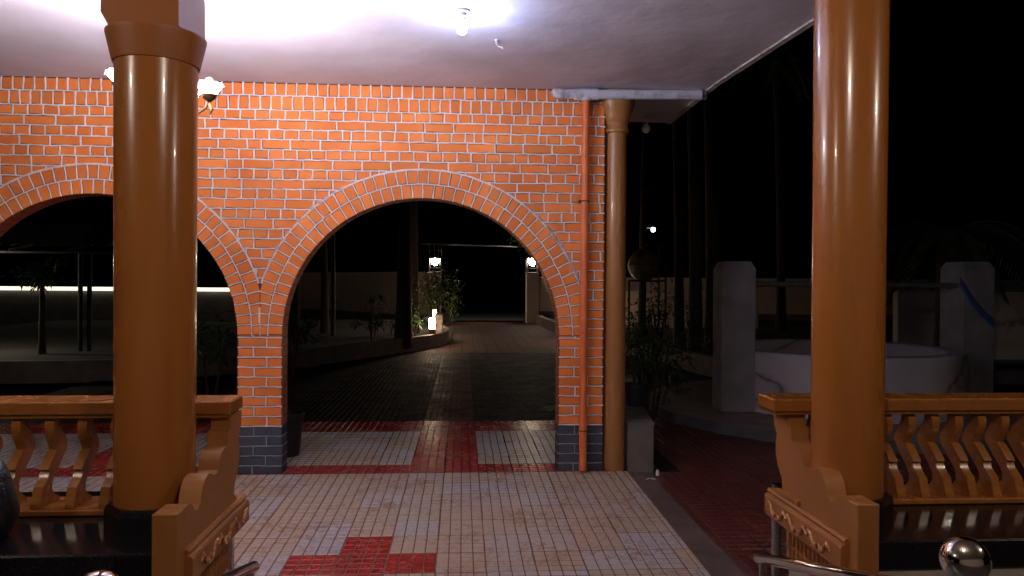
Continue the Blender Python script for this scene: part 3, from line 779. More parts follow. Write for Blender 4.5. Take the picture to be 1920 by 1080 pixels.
m = MB(); m.box(2.075, 2.115, yp-.02, yp+.02, 3.27, ZT-.002); m.tube([(2.10, yp, 3.30), (2.11, yp, 3.345)], .03, 10); m.build('end_bracket', 'galvanised', t)
t = thing('downpipe', (1.058, 6.37, 0), 'orange painted downpipe running down the right brick pier', 'pipe')
m = MB(); m.tube([(1.058, 6.395, .022), (1.057, 6.40, 1.2), (1.058, 6.395, 2.3), (1.058, yp+.01, 3.235)], .0335, 20); m.build('pipe_run', 'pipe_orange', t)
for zz in (.34, 1.28, 2.38): m = MB(); m.tube([(1.0575, 6.397, zz), (1.0575, 6.397, zz+.05)], .0375, 20); m.build('socket', 'pipe_orange', t)
for zz in (.36, 2.36):
    m = MB(); m.box(1.01, 1.105, 6.425, 6.455, zz, zz+.022); m.tube([(1.0575+.038*math.cos(a), 6.397+.038*math.sin(a), zz+.01) for a in [PI*j/8 for j in range(8, 17)]], .005, 6)
    m.build('clamp', 'iron', t)

# ================================================================== LAMPS OF THE PORCH
bx, by = -.012, 4.64
t = thing('ceiling_bulb', (bx, by, ZT), 'bare glowing blue-white bulb in a white holder on the porch ceiling', 'light bulb')
m = MB(); m.lathe(bx, by, [(.0, ZT-.018), (.048, ZT-.018), (.052, ZT-.012), (.052, ZT-.001)], 28); m.build('ceiling_rose', 'bulb_holder', t)
m = MB(); m.lathe(bx, by, [(.021, ZT-.070), (.024, ZT-.066), (.024, ZT-.048), (.028, ZT-.044), (.030, ZT-.019)], 24); m.build('holder', 'bulb_holder', t)
m = MB(); m.lathe(bx, by, [(.0005, ZT-.150), (.012, ZT-.148), (.024, ZT-.139), (.0305, ZT-.122), (.029, ZT-.104), (.021, ZT-.086), (.017, ZT-.072)], 28); m.build('bulb', 'bulb_glow', t)

def petal_shade(mb, c, tilt_dir, open_up=True, r0=.018, r1=.078, h=.078, n=6):
    """flower-shaped glass shade: n separate scalloped petals curling outwards"""
    for k in range(n):
        a = 2*PI*k/n+rnd.uniform(-.06, .06)
        V = []; nu, nv = 7, 7
        for i in range(nu):
            u = i/(nu-1)
            rad = r0+(r1-r0)*(u**0.75); z = h*(u-.32*u**5)
            half = (PI/n)*1.12*(0.75+.25*math.sin(PI*u)) * (1 if u < .72 else 1-.55*((u-.72)/.28)**2)
            for j in range(nv):
                s = j/(nv-1)*2-1
                aa = a+half*s; rr = rad*(1+.10*(s*s)*(-1 if u > .5 else .3))+.005*math.cos(s*5)*u; zz = z+.014*u*s*s*(1 if u > .6 else 0)
                V.append(Vector((c[0]+rr*math.cos(aa), c[1]+rr*math.sin(aa), c[2]+zz)))
        mb.add(V, [(i*nv+j, i*nv+j+1, (i+1)*nv+j+1, (i+1)*nv+j) for i in range(nu-1) for j in range(nv-1)], smooth=True)
CX, CY, CZ = -1.61, 4.12, 2.66
ch = thing('chandelier', (CX, CY, ZT), 'lit chandelier of white flower shades on brass arms half hidden behind the left column', 'chandelier')
m = MB(); m.lathe(CX, CY, [(.0, CZ-.13), (.012, CZ-.12), (.02, CZ-.10), (.012, CZ-.08), (.03, CZ-.05), (.035, CZ-.02), (.015, CZ+.02), (.010, CZ+.10), (.010, CZ+.6), (.05, ZT-.04), (.06, ZT-.012), (.06, ZT-.002)], 24); m.build('stem', 'brass', ch)
for k in range(5):
    a = PI*2*k/5+.15; dx, dy = math.cos(a), math.sin(a); ra = .225
    x, y = CX+dx*ra, CY+dy*ra
    m = MB(); m.tube([(CX+dx*.02, CY+dy*.02, CZ-.04), (CX+dx*.08, CY+dy*.08, CZ-.09), (CX+dx*.16, CY+dy*.16, CZ-.10), (CX+dx*.21, CY+dy*.21, CZ-.06), (x, y, CZ-.01)], .007, 8)
    arm = m.build('arm', 'brass', ch)
    m = MB(); m.lathe(x, y, [(.0, CZ-.038), (.006, CZ-.036), (.012, CZ-.025), (.034, CZ-.008), (.042, CZ+.012), (.036, CZ+.014)], 16)
    m.tube([(x, y, CZ-.03), (x+.012, y, CZ-.07), (x+.006, y-.006, CZ-.10)], [.006, .013, .002], 6)
    m.tube([(x, y, CZ-.035), (x-.02, y, CZ-.06), (x-.034, y-.006, CZ-.07)], [.004, .005, .002], 6); m.build('cup', 'brass', ch)
    m = MB(); petal_shade(m, (x, y, CZ+.005), None); m.build('flower_shade', 'petal_glow', ch)
    m = MB(); m.lathe(x, y, [(.012, CZ+.02), (.016, CZ+.05), (.022, CZ+.075), (.016, CZ+.095), (.002, CZ+.105)], 14); m.build('bulb', 'chand_bulb_glow', ch)

for (x, y, lb) in ((.44, .95, 'bare bulb on the veranda ceiling near the steps'), (-2.9, 1.25, 'bare bulb on the veranda ceiling above the left bench'), (3.8, 1.25, 'bare bulb on the veranda ceiling above the right bench')):
    t = thing('ceiling_bulb', (x, y, 3.0), lb, 'light bulb')
    m = MB(); m.lathe(x, y, [(.024, 2.93), (.026, 2.955), (.05, 2.985), (.052, 2.999)], 20); m.build('holder', 'bulb_holder', t)
    m = MB(); m.lathe(x, y, [(.001, 2.855), (.022, 2.862), (.032, 2.885), (.026, 2.91), (.018, 2.929)], 20); m.build('bulb', 'ver_bulb_glow', t)

# hook in the ceiling beside the bulb
m = MB(); hx, hy = .225, 5.18
m.tube([(hx, hy, ZT-.001), (hx, hy, ZT-.03), (hx+.012, hy, ZT-.045), (hx+.035, hy, ZT-.05), (hx+.05, hy-.01, ZT-.062)], .006, 8); m.lathe(hx, hy, [(.016, ZT-.010), (.018, ZT-.001)], 14)
tag(m.build('ceiling_hook', 'edge_white'), 'small bent metal hook in the porch ceiling right of the bulb', 'hook')
# unlit pendant at the far ceiling edge
px, py = 1.865, 7.44
t = thing('pendant_holder', (px, py, ZT), 'small unlit white lamp hanging from the far corner of the porch ceiling', 'lamp')
m = MB(); m.lathe(px, py, [(.05, ZT-.016), (.055, ZT-.001)], 18); m.tube([(px, py, ZT-.01), (px, py, ZT-.07)], .008, 8); m.build('mount', 'bulb_holder', t)
m = MB(); m.lathe(px-.01, py, [(.0, ZT-.165), (.022, ZT-.16), (.040, ZT-.135), (.042, ZT-.11), (.028, ZT-.085), (.014, ZT-.068)], 14); m.build('globe', 'bulb_holder', t)

# ================================================================== SMALL THINGS ON THE PORCH
t = thing('cushion_bag', (-1.66, 2.7, SZ), 'black padded leather bag standing on the left granite bench at the picture edge', 'bag')
import bmesh
def soft_box(cx, cy, cz, sx, sy, sz, p=3.2, n=20, lean=0):
    m = MB(); V = []; F = []
    for i in range(n+1):
        th = -PI/2+PI*i/n
        for k in range(2*n):
            ph = 2*PI*k/(2*n)
            def sp(c): return math.copysign(abs(c)**(2/p), c)
            x = sp(math.cos(th))*sp(math.cos(ph)); y = sp(math.cos(th))*sp(math.sin(ph)); z = sp(math.sin(th))
            V.append((cx+x*sx*(1-.12*z)+lean*z, cy+y*sy*(1-.1*z), cz+z*sz+.012*math.sin(x*7+y*4)))
    for i in range(n):
        for k in range(2*n): F.append((i*2*n+k, i*2*n+(k+1) % (2*n), (i+1)*2*n+(k+1) % (2*n), (i+1)*2*n+k))
    m.add(V, F, 0, .5, True); return m
soft_box(-1.70, 2.68, SZ+.14, .13, .10, .14, lean=-.02).build('body', 'black_leather', t)
m = MB(); m.tube([(-1.60, 2.60, SZ+.03), (-1.577, 2.59, SZ+.12), (-1.60, 2.60, SZ+.22), (-1.66, 2.62, SZ+.28), (-1.74, 2.64, SZ+.27)], .007, 8); m.build('piping', 'black_leather', t)
m = MB(); m.lathe(1.695, 6.30, [(.016, -.004), (.016, .03), (.010, .035), (.010, .045), (.0, .046)], 14)
tag(m.build('bottle_cap', ['label_white']), 'tiny white capped bottle stub on the floor right of the concrete bench', 'bottle')
m = MB(); m.tube([(1.56, 6.15, .004), (1.60, 6.17, .008), (1.64, 6.15, .004)], .004, 6); m.tube([(1.60, 6.17, .006), (1.62, 6.13, .004)], .003, 6)
tag(m.build('twig', 'label_white'), 'small pale twig lying on the drain strip', 'litter')

t = thing('waste_bin', (-1.60, 7.12, 0), 'black tapered plastic bin behind the middle brick pier', 'bin')
m = MB(); m.lathe(-1.64, 7.12, [(.105, .012), (.11, .016), (.145, .38), (.155, .385), (.155, .41), (.14, .41), (.135, .36), (.10, .03)], 28); m.build('body', 'black_plastic', t)

# ================================================================== FOLIAGE
def leaf(mb, p, d, up, ln, wd, tone, mi=0):
    d = d.normalized(); sd = d.cross(up)
    if sd.length < 1e-3: sd = Vector((1, 0, 0))
    sd.normalize(); nn = sd.cross(d)
    P = [p, p+d*ln*.45+sd*wd*.5+nn*ln*.04, p+d*ln-nn*ln*.10, p+d*ln*.45-sd*wd*.5+nn*ln*.04]
    mb.add(P, [(0, 1, 2), (0, 2, 3)], mi, tone)
def crown(c, rad, n, ln, seed, clumps=8, mi=0, mb=None, droop=.3):
    rr = random.Random(seed); mb = mb or MB(); mb.keep = True
    cl = []
    for i in range(clumps):
        v = Vector((rr.gauss(0, .45), rr.gauss(0, .45), rr.gauss(0, .45))); cl.append((Vector((c[0]+v.x*rad[0], c[1]+v.y*rad[1], c[2]+v.z*rad[2])), rr.uniform(.25, .5), rr.random()))
    for i in range(n):
        q, s, tn = rr.choice(cl); v = Vector((rr.gauss(0, .5), rr.gauss(0, .5), rr.gauss(0, .5)))
        p = q+Vector((v.x*rad[0]*s, v.y*rad[1]*s, v.z*rad[2]*s))
        d = Vector((v.x+rr.uniform(-.6, .6), v.y+rr.uniform(-.6, .6), v.z*.5-droop+rr.uniform(-.4, .4)))
        leaf(mb, p, d, Vector((rr.uniform(-.4, .4), rr.uniform(-.4, .4), 1)), ln*rr.uniform(.6, 1.3), ln*rr.uniform(.28, .45), min(1, max(0, tn*.6+rr.random()*.4)), mi)
    return mb
def bush(name, loc, h, rad, n, ln, label, cat, seed, mt='leaf', group=None, clumps=9, stem=None, stems=4):
    t = thing(name, loc, label, cat, group); rr = random.Random(seed)
    base = Vector(loc); zc = h*.62
    m = MB()
    for i in range(stems):
        a = rr.uniform(0, 2*PI); e = base+Vector((math.cos(a)*rad*.55, math.sin(a)*rad*.55, h*rr.uniform(.6, .95)))
        m.tube([base+Vector((math.cos(a)*.03, math.sin(a)*.03, -.02)), base.lerp(e, .5)+Vector((rr.uniform(-.05, .05), 0, .05)), e], [h*.014+.004, h*.010+.003, .004], 6)
    m.build('stem', 'bark', t)
    crown((base.x, base.y, base.z+zc), (rad, rad, h*.42), n, ln, seed, clumps).build('foliage', mt, t)
    return t
def tree(name, loc, h, r, label, cat, seed, crown_n=500, cr=1.2, mt='leaf_dark', bark='bark', lean=(0, 0), ln=.22, group=None, limbs=5):
    t = thing(name, loc, label, cat, group); rr = random.Random(seed); b = Vector(loc)
    P = [b+Vector((lean[0]*u+rr.uniform(-.03, .03)*h*.1, lean[1]*u, h*u-.1*(u == 0))) for u in (0, .2, .4, .6, .8, 1)]
    m = MB(); m.tube(P, [r*1.35, r*1.05, r*.95, r*.85, r*.75, r*.55], 12)
    top = P[-1]; ends = []
    for i in range(limbs):
        a = 2*PI*i/limbs+rr.uniform(-.4, .4); e = top+Vector((math.cos(a)*cr*.8, math.sin(a)*cr*.8, rr.uniform(.2, 1.0)*cr)); ends.append(e)
        m.tube([P[-2].lerp(top, .5), top.lerp(e, .5)+Vector((0, 0, .12)), e], [r*.45, r*.28, .012], 6)
    m.build('trunk', bark, t)
    crown((top.x, top.y, top.z+cr*.4), (cr, cr, cr*.75), crown_n, ln, seed+1, 12).build('crown', mt, t)
    return t
def palm(loc, h, r, label, seed, fronds=12, fl=2.0, group=None, lean=(0, 0), name='palm_tree'):
    t = thing(name, loc, label, 'palm tree', group); rr = random.Random(seed); b = Vector(loc)
    m = MB(); P = []; RR = []
    n = 16
    for i in range(n+1):
        u = i/n; P.append(b+Vector((lean[0]*u*u, lean[1]*u, h*u-.1*(i == 0)))); RR.append(r*(1.45-.35*min(1, u*5)-.25*u)*(1+.05*(i % 2)))
    m.tube(P, RR, 14); m.build('trunk', 'palm_bark', t)
    f = MB(); f.keep = True; top = P[-1]
    for k in range(fronds):
        a = 2*PI*k/fronds+rr.uniform(-.2, .2); up = rr.uniform(.2, 1.2); L = fl*rr.uniform(.8, 1.1)
        prev = None; pts = []
        for i in range(12):
            u = i/11; pts.append(top+Vector((math.cos(a)*L*u*.8, math.sin(a)*L*u*.8, L*(up*.7*u-1.15*u*u*(.6+up*.3)))))
        f.tube(pts, [.02*(1-i/13) for i in range(12)], 5)
        for i in range(1, 11):
            d = (pts[i+1]-pts[i]).normalized() if i < 11 else d; sd = Vector((-math.sin(a), math.cos(a), 0))
            for s in (-1, 1):
                for q in (0, .33, .66):
                    leaf(f, pts[i].lerp(pts[i+1], q), sd*s+d*.6-Vector((0, 0, .5)), Vector((0, 0, 1)), L*.24*(1-.5*abs(i/11-.4)), .035, rr.random())
    f.build('crown', 'leaf_dark', t)
    return t

# ================================================================== DRIVEWAY SIDE: kerbed planting bed, left
def curve_pts(P, n=8):
    out = []
    for i in range(len(P)-1):
        p0, p1, p2, p3 = P[max(i-1, 0)], P[i], P[i+1], P[min(i+2, len(P)-1)]
        for j in range(n):
            u = j/n
            out.append(tuple(.5*((2*p1[k])+(-p0[k]+p2[k])*u+(2*p0[k]-5*p1[k]+4*p2[k]-p3[k])*u*u+(-p0[k]+3*p1[k]-3*p2[k]+p3[k])*u**3) for k in (0, 1)))
    out.append(P[-1]); return out
def kerb(mb, P, w_, h, z0=-.02):
    pts = [Vector((p[0], p[1], 0)) for p in P]; V = []
    for i, p in enumerate(pts):
        d = (pts[min(i+1, len(pts)-1)]-pts[max(i-1, 0)]).normalized(); n_ = Vector((-d.y, d.x, 0))*w_/2
        V += [(p.x-n_.x, p.y-n_.y, z0), (p.x-n_.x, p.y-n_.y, h), (p.x+n_.x, p.y+n_.y, h), (p.x+n_.x, p.y+n_.y, z0)]
    F = []
    for i in range(len(pts)-1):
        for k in range(3): F.append((4*i+k, 4*i+k+1, 4*i+4+k+1, 4*i+4+k))
    F += [(0, 1, 2, 3), tuple(4*(len(pts)-1)+k for k in (3, 2, 1, 0))]
    mb.add(V, F)
kp = curve_pts([(-14, 12.6), (-9, 12.4), (-5.5, 12.7), (-3.6, 13.9), (-2.7, 15.2), (-1.7, 17.0), (-.95, 18.3), (-.50, 20.0), (-.55, 21.8), (-1.0, 24.5), (-1.4, 28)])
m = MB(); kerb(m, kp, .18, .34); kb = m.build('planter_kerb', 'planter_kerb'); tag(kb, 'curved beige kerb wall of the planting bed left of the driveway', 'kerb wall')
m = MB(); m.add([(p[0]-.05, p[1], .24) for p in kp]+[(-14, 28, .24)], [tuple(range(len(kp)+1))]); tag(m.build('planting_bed', 'soil'), kind='structure')
kp2 = [(3.55, 17.5), (3.2, 20.5), (3.05, 24), (2.95, 29.8)]
kp2 = curve_pts([(4.6, 12.5), (3.95, 16.0), (3.45, 19.5), (3.15, 24), (3.05, 29.6)])
m = MB(); kerb(m, kp2, .18, .36); tag(m.build('planter_kerb', 'planter_kerb'), 'straight pale kerb wall to the right of the driveway near the gate pillar', 'kerb wall')
m = MB(); m.add([(p[0]+.05, p[1], .24) for p in kp2]+[(16, 29.6, .24), (16, 12.5, .24)], [tuple(range(len(kp2)+2))]); tag(m.build('planting_bed', 'soil'), kind='structure')

def bollard(x, y, z, label, h=.62, w_=.16):
    t = thing('bollard_lamp', (x, y, z), label, 'garden lamp', 'glowing box lamps along the planting beds')
    m = MB(); m.box(x-w_/2, x+w_/2, y-w_/2, y+w_/2, z-.02, z+h*.42, bev=.006); m.build('base', 'wall_grey', t)
    m = MB(); m.box(x-w_*.56, x+w_*.56, y-w_*.56, y+w_*.56, z+h*.90, z+h*.94); m.build('lid', 'wall_grey', t)
    m = MB(); m.box(x-w_*.44, x+w_*.44, y-w_*.44, y+w_*.44, z+h*.42, z+h*.90, bev=.005); m.build('diffuser', 'bollard_glow', t)
bollard(-.76, 18.9, .24, 'nearer glowing box lamp on the curved planting bed left of the driveway', .56, .17)
bollard(-.80, 22.6, .28, 'farther glowing box lamp behind the first on the left planting bed', .60, .17)
bollard(3.20, 20.6, .30, 'glowing box lamp just inside the right edge of the middle arch', .55, .16)
m = MB(); m.box(-.74, -.52, 19.8, 20.6, .2, .80, bev=.02)
tag(m.build('rock_block', 'petrified'), 'rough pale stone block lit by the box lamps at the kerb tip', 'stone block')

# gate pillars with lantern cages
def lantern(x, y, z, label, s=.5, h=.62):
    t = thing('lantern', (x, y, z), label, 'lantern', 'caged lanterns at the gate')
    m = MB()
    for sx in (-1, 1):
        for sy in (-1, 1): m.tube([(x+sx*s/2, y+sy*s/2, z), (x+sx*s/2, y+sy*s/2, z+h)], .03, 6)
    for q in (0, .28, 1): 
        for sy in (-1, 1): m.tube([(x-s/2, y+sy*s/2, z+h*q), (x+s/2, y+sy*s/2, z+h*q)], .018, 6)
        for sx in (-1, 1): m.tube([(x+sx*s/2, y-s/2, z+h*q), (x+sx*s/2, y+s/2, z+h*q)], .018, 6)
    m.box(x-s*.56, x+s*.56, y-s*.56, y+s*.56, z+h, z+h+.05); m.build('cage', 'iron', t)
    m = MB(); m.lathe(x, y, [(.05, z+h*.46), (.10, z+h*.56), (.19, z+h*.80), (.20, z+h*.93), (.05, z+h*.96)], 12); m.build('globe', 'gate_glow', t)
def pillar(x, y, wd, h, label, cap=.05, mt='compound_paint'):
    t = thing('gate_pillar', (x, y, 0), label, 'pillar')
    m = MB(); m.box(x-wd/2, x+wd/2, y-wd/2, y+wd/2, -.1, h, bev=.015); m.build('shaft', mt, t)
    m = MB(); m.box(x-wd/2-.03, x+wd/2+.03, y-wd/2-.03, y+wd/2+.03, h+.001, h+cap, bev=.01); m.build('cap', 'wall_grey', t)
pillar(2.86, 30.3, .50, 2.02, 'right gate pillar at the end of the driveway carrying a lantern')
lantern(2.86, 30.3, 2.08, 'bright caged lantern on top of the right gate pillar', .46, .60)
pillar(-1.12, 30.3, .50, 2.02, 'left gate pillar at the end of the driveway hidden behind leaves')
lantern(-1.12, 30.3, 2.08, 'bright caged lantern above the leafy tree left of the driveway', .46, .56)
t = thing('gate_frame', (.9, 30.3, 3), 'thin steel gate frame with a long bar over the driveway', 'gate frame')
m = MB(); m.tube([(-1.7, 30.3, 3.22), (2.6, 30.3, 3.14)], .035, 8); m.build('top_bar', 'galvanised', t)
m = MB()
for x in (-1.36, -1.14, -.98, -.86): m.tube([(x, 30.3, 2.7), (x, 30.3, 3.20)], .014, 6)
m.tube([(-1.36, 30.3, 2.95), (-.86, 30.3, 2.95)], .012, 6); m.build('hanger', 'galvanised', t)

# compound walls
def cwall(P, h, label, lower_band=.35, capm='compound_paint', name='compound_wall'):
    t = thing(name, (P[0][0], P[0][1], 0), label, 'compound wall')
    m = MB(); kerb(m, P, .16, h, lower_band-.001); m.build('wall', 'compound_paint', t)
    m = MB(); kerb(m, P, .19, lower_band, -.2); m.build('lower_band', 'wall_grey', t)  # slightly wider grey band along the foot of the wall
    m = MB(); kerb(m, P, .22, h+.05, h+.001); m.build('coping', capm, t)
cwall([(-7.9, 36.5), (-5.6, 34.2), (-2.6, 30.4), (-1.4, 30.3)], 2.02, 'beige boundary wall seen behind tree trunks through the middle arch', .35)
cwall([(3.15, 30.4), (5.5, 29.0), (14, 28.0), (24, 27.0)], 1.85, 'beige boundary wall to the right of the gate pillar', .5)
t = thing('strip_lit_wall', (-16, 27, 0), 'low garden wall with a long glowing light strip, seen through the left arch', 'garden wall')
m = MB(); m.box(-26, -7.0, 27.0, 27.2, -.2, 1.34); m.build('wall', 'wall_grey', t)
m = MB(); m.box(-26, -7.0, 26.90, 26.99, 1.275, 1.405); m.build('light_strip', 'strip_glow', t)

# shed with sheet roof behind the left arch
t = thing('carport', (-8.5, 15, 0), 'dark open shed with corrugated sheet roof on thin posts behind the left arch', 'shed')
m = MB(); V = []; nx = 150
for i in range(nx+1):
    x = -16+(-6.4+16)*i/nx; zz = .025*math.sin(i*1.35)
    V += [(x, 15.2, 2.33+zz), (x, 18.6, 3.0+zz)]
m.add(V, [(2*i, 2*i+1, 2*i+3, 2*i+2) for i in range(nx)], smooth=True); m.keep = True; m.build('roof_sheet', 'shed_sheet', t)
m = MB(); m.box(-16, -6.4, 15.15, 15.2, 2.17, 2.21); 
for y, z_ in ((16.2, 2.47), (17.4, 2.71), (18.5, 2.93)): m.box(-16, -6.4, y, y+.06, z_-.06, z_)
for i in range(9): xx = -15.5+i*1.1; m.tube([(xx, 15.2, 2.22), (xx, 18.6, 2.90)], .03, 6)
m.build('beam', 'iron', t)
for x, y in ((-7.55, 15.2), (-7.40, 15.25), (-6.7, 15.2), (-6.62, 15.3), (-9.6, 15.2), (-12, 15.2)):
    m = MB(); m.tube([(x, y, -.1), (x, y, 2.2)], .045, 10); m.build('post', 'iron', t)

# bougainvillea-like shrub lit by the lamp added beside the shed
t = tree('small_tree', (-7.95, 14.6, .2), 1.45, .06, 'small leafy tree catching light beside the shed behind the left arch', 'tree', 51, 330, .34, 'leaf', ln=.15, limbs=4)
t = thing('added_shed_lamp', (-9.7, 14.9, 1.0), 'added unseen lamp on a thin post lighting the shed roof and small tree', 'lamp')  # out of view, put in to light the shed roof and tree
m = MB(); m.tube([(-9.75, 14.9, .2), (-9.75, 14.9, 1.98)], .022, 8); m.build('post', 'iron', t)
m = MB(); m.lathe(-9.75, 14.9, [(.22, 1.965), (.22, 1.98)], 20); m.sphere((-9.75, 14.9, 2.06), .06, 14); m.build('globe', 'added_shed_glow', t)  # wide disc under the globe added to keep its light off the ground

# trees and shrubs in the middle arch
tree('garden_tree', (-4.45, 20.0, .2), 4.6, .13, 'thin dark trunk at the left side of the middle arch', 'tree', 11, 500, 1.3)
tree('garden_tree', (-3.75, 20.6, .2), 5.0, .10, 'forked dark trunk in front of the beige boundary wall', 'tree', 12, 500, 1.3, lean=(-.1, 0))
t = thing('lamp_pole', (-3.35, 19.5, .2), 'plain thin upright pole beside the forked trunk', 'pole'); m = MB(); m.tube([(-3.35, 19.5, .1), (-3.36, 19.5, 3.6)], [.06, .045], 10); m.build('shaft', 'iron', t)
tree('garden_tree', (-1.38, 17.6, .2), 5.2, .17, 'thick black trunk at the edge of the planting bed', 'tree', 13, 600, 1.4)
palm((-1.42, 21.0, .2), 6.2, .16, 'tall brown ringed palm trunk in the planting bed behind the thick black trunk', 21)
bush('shrub', (-2.15, 18.0, .24), 1.15, .36, 260, .13, 'dark pointed shrub in the bed left of the thick trunk', 'shrub', 31, 'leaf_dark')
bush('shrub', (-.78, 20.3, .24), 2.0, .50, 1500, .10, 'leafy small tree catching lamp light beside the driveway', 'shrub', 32, 'leaf', clumps=16)
bush('shrub', (-1.25, 18.9, .24), .75, .36, 420, .13, 'low green plant at the foot of the palm by the box lamp', 'shrub', 33, 'leaf')
bush('shrub', (-.45, 24.2, .24), 1.7, .55, 360, .12, 'loose dark shrub behind the farther box lamp', 'shrub', 34, 'leaf_dark')
bush('shrub', (-3.35, 10.2, 0), 1.25, .50, 360, .14, 'dim green shrub left of the middle brick pier', 'shrub', 35, 'leaf')
bush('shrub', (-2.75, 12.0, 0), 1.3, .42, 300, .14, 'dark shrub just inside the left edge of the middle arch', 'shrub', 36, 'leaf_dark')
bush('shrub', (3.5, 23.0, .24), 1.5, .5, 260, .12, 'shrub in front of the boundary wall at the right side of the middle arch', 'shrub', 37, 'leaf')
tree('garden_tree', (3.7, 33.0, 0), 3.2, .12, 'dark tree crown behind the right gate lantern', 'tree', 14, 500, 1.2, 'leaf')

# spiky plant peeking round the right pier
t = thing('spiky_plant', (1.12, 7.5, 0), 'pale spiky leaved plant in a pot peeking from behind the right brick pier', 'plant')
m = MB(); m.lathe(1.12, 7.5, [(.10, .0), (.14, .26), (.155, .26), (.155, .30), (.13, .30), (.12, .24)], 20); m.build('pot', 'pot_black', t)
m = MB(); m.keep = True; rr = random.Random(5)
for k in range(46):
    a = rr.uniform(0, 2*PI); el = rr.uniform(-.25, 1.35); L = rr.uniform(.26, .36)
    d = Vector((math.cos(a)*math.cos(el), math.sin(a)*math.cos(el), math.sin(el))); leaf(m, Vector((1.12, 7.5, .36)), d, Vector((0, 0, 1)), L, .018, .9)
m.build('leaves', 'leaf', t)

# ================================================================== RIGHT: concrete bench, pot, well
t = thing('concrete_bench', (1.68, 7.2, 0), 'long grey polished concrete bench block beside the slim wall column', 'bench')
m = MB(); m.prism([(1.46, 6.42), (1.69, 6.42), (1.90, 8.0), (1.62, 8.0)], 'z', -.03, .405); m.build('block', 'concrete_grey', t)
m = MB(); m.prism([(1.455, 6.41), (1.695, 6.41), (1.905, 8.01), (1.615, 8.01)], 'z', .406, .425); m.build('top_slab', 'concrete_grey', t)
m = MB(); m.prism([(1.66, 8.02), (1.93, 8.02), (1.95, 8.3), (1.68, 8.3)], 'z', -.03, .62); tag(m.build('garden_block', 'concrete_grey'), 'upright grey block behind the potted plant on the concrete bench', 'block')
t = thing('plant_pot', (1.72, 7.35, .425), 'black tapered plastic pot with a thin plant standing on the concrete bench', 'potted plant')
m = MB(); m.lathe(1.735, 7.35, [(.072, .426), (.10, .61), (.112, .61), (.112, .65), (.098, .65), (.09, .60)], 24); m.build('pot', 'pot_black', t)
m = MB(); 
for k in range(5):
    a = k*1.3; m.tube([(1.735, 7.35, .6), (1.735+.04*math.cos(a), 7.35+.04*math.sin(a), .85), (1.735+.12*math.cos(a), 7.35+.12*math.sin(a), 1.1+.05*k)], [.006, .005, .003], 6)
m.build('stem', 'bark', t)
crown((1.735, 7.35, 1.0), (.17, .17, .28), 150, .07, 77, 8).build('foliage', 'leaf_dark', t)

for i, (x, y, h, r_, n, lb, mt) in enumerate([
    (2.25, 8.7, 1.15, .42, 420, 'dense dark shrub right of the potted plant at the well corner', 'leaf_dark'),
    (2.35, 10.6, 1.45, .55, 420, 'leafy shrub with light catching leaves in front of the far wall patch', 'leaf'),
    (3.1, 12.2, 1.5, .5, 360, 'dark shrub just left of the left well pillar', 'leaf_dark'),
    (4.55, 14.0, 1.6, .45, 260, 'shrub seen between the two well pillars', 'leaf'),
    (1.95, 9.6, .8, .35, 240, 'low shrub behind the grey garden block', 'leaf'),
    (3.55, 13.2, 1.75, .35, 160, 'thin pale leaved plant close to the right side of the left well pillar', 'leaf')]):
    bush('shrub', (x, y, -.02), h, r_, n, .11, lb, 'shrub', 60+i, mt, clumps=10)
# slim areca / arecanut trunks
for i, (px_, Y, r_, lb) in enumerate([
    (1208, 19, .09, 'faint slim palm trunk directly right of the slim wall column'),
    (1280, 17, .10, 'faint slim palm trunk below the corner of the porch roof'),
    (1312, 15, .12, 'faint palm trunk between the roof corner and the left well pillar'),
    (1345, 16, .13, 'faint rough palm trunk directly behind the left well pillar'),
    (1480, 22, .12, 'faint palm trunk beyond the bar between the well pillars')]):
    X = (px_-867)/1388*Y
    palm((X, Y, -.1), 8.5, r_, lb, 80+i, 9, 1.8, 'slim palms beyond the well', lean=(-.25 if i else .1, 0))

wx, wy, wr = 4.88, 9.40, 1.49
ap = MB(); n = 64; RA = 2.42
V = [(wx+RA*math.cos(2*PI*k/n)*(1+.02*math.sin(3*k/5)), wy+RA*math.sin(2*PI*k/n), .115) for k in range(n)]
ap.add(V, [tuple(range(n))], 0)
V2 = [(x, y, -.05) for x, y, z in V]
ap.add(V+V2, [(k, (k+1) % n, n+(k+1) % n, n+k) for k in range(n)], 1)
tag(ap.build('well_apron', ['well_apron', 'kerb_grey']), kind='structure')
well = thing('well', (wx, wy, .115), 'round open well with a veined white marble parapet between two pillars', 'well')
m = MB(); m.lathe(wx, wy, [(wr, .10), (wr, .825), (wr-.02, .845), (wr-.20, .845), (wr-.22, .825), (wr-.22, -.5), (.001, -.5)], 96); m.build('parapet', 'well_marble', well)
def wpillar(x, y, w_, h, rot, label):
    t = thing('well_pillar', (x, y, .115), label, 'pillar')
    Mx = Matrix.Translation((x, y, 0)) @ Matrix.Rotation(rot, 4, 'Z')
    m = MB(); m.box(-w_/2, w_/2, -w_/2, w_/2, .10, h-.09, M=Mx); m.build('shaft', 'pillar_grey', t)
    m = MB(); e = .045
    V = [Mx @ Vector(p) for p in ((-w_/2, -w_/2, h-.089), (w_/2, -w_/2, h-.089), (w_/2, w_/2, h-.089), (-w_/2, w_/2, h-.089), (-w_/2+e, -w_/2+e, h), (w_/2-e, -w_/2+e, h), (w_/2-e, w_/2-e, h), (-w_/2+e, w_/2-e, h))]
    m.add(V, [(3, 2, 1, 0), (4, 5, 6, 7), (0, 1, 5, 4), (1, 2, 6, 5), (2, 3, 7, 6), (3, 0, 4, 7)]); m.build('cap', 'pillar_grey', t)
    return t
wpillar(3.35, 8.95, .405, 1.935, R(-4), 'left grey square pillar of the well with chamfered top')
wpillar(7.07, 9.95, .46, 1.99, R(4), 'right grey square pillar of the well with a blue strap across it')
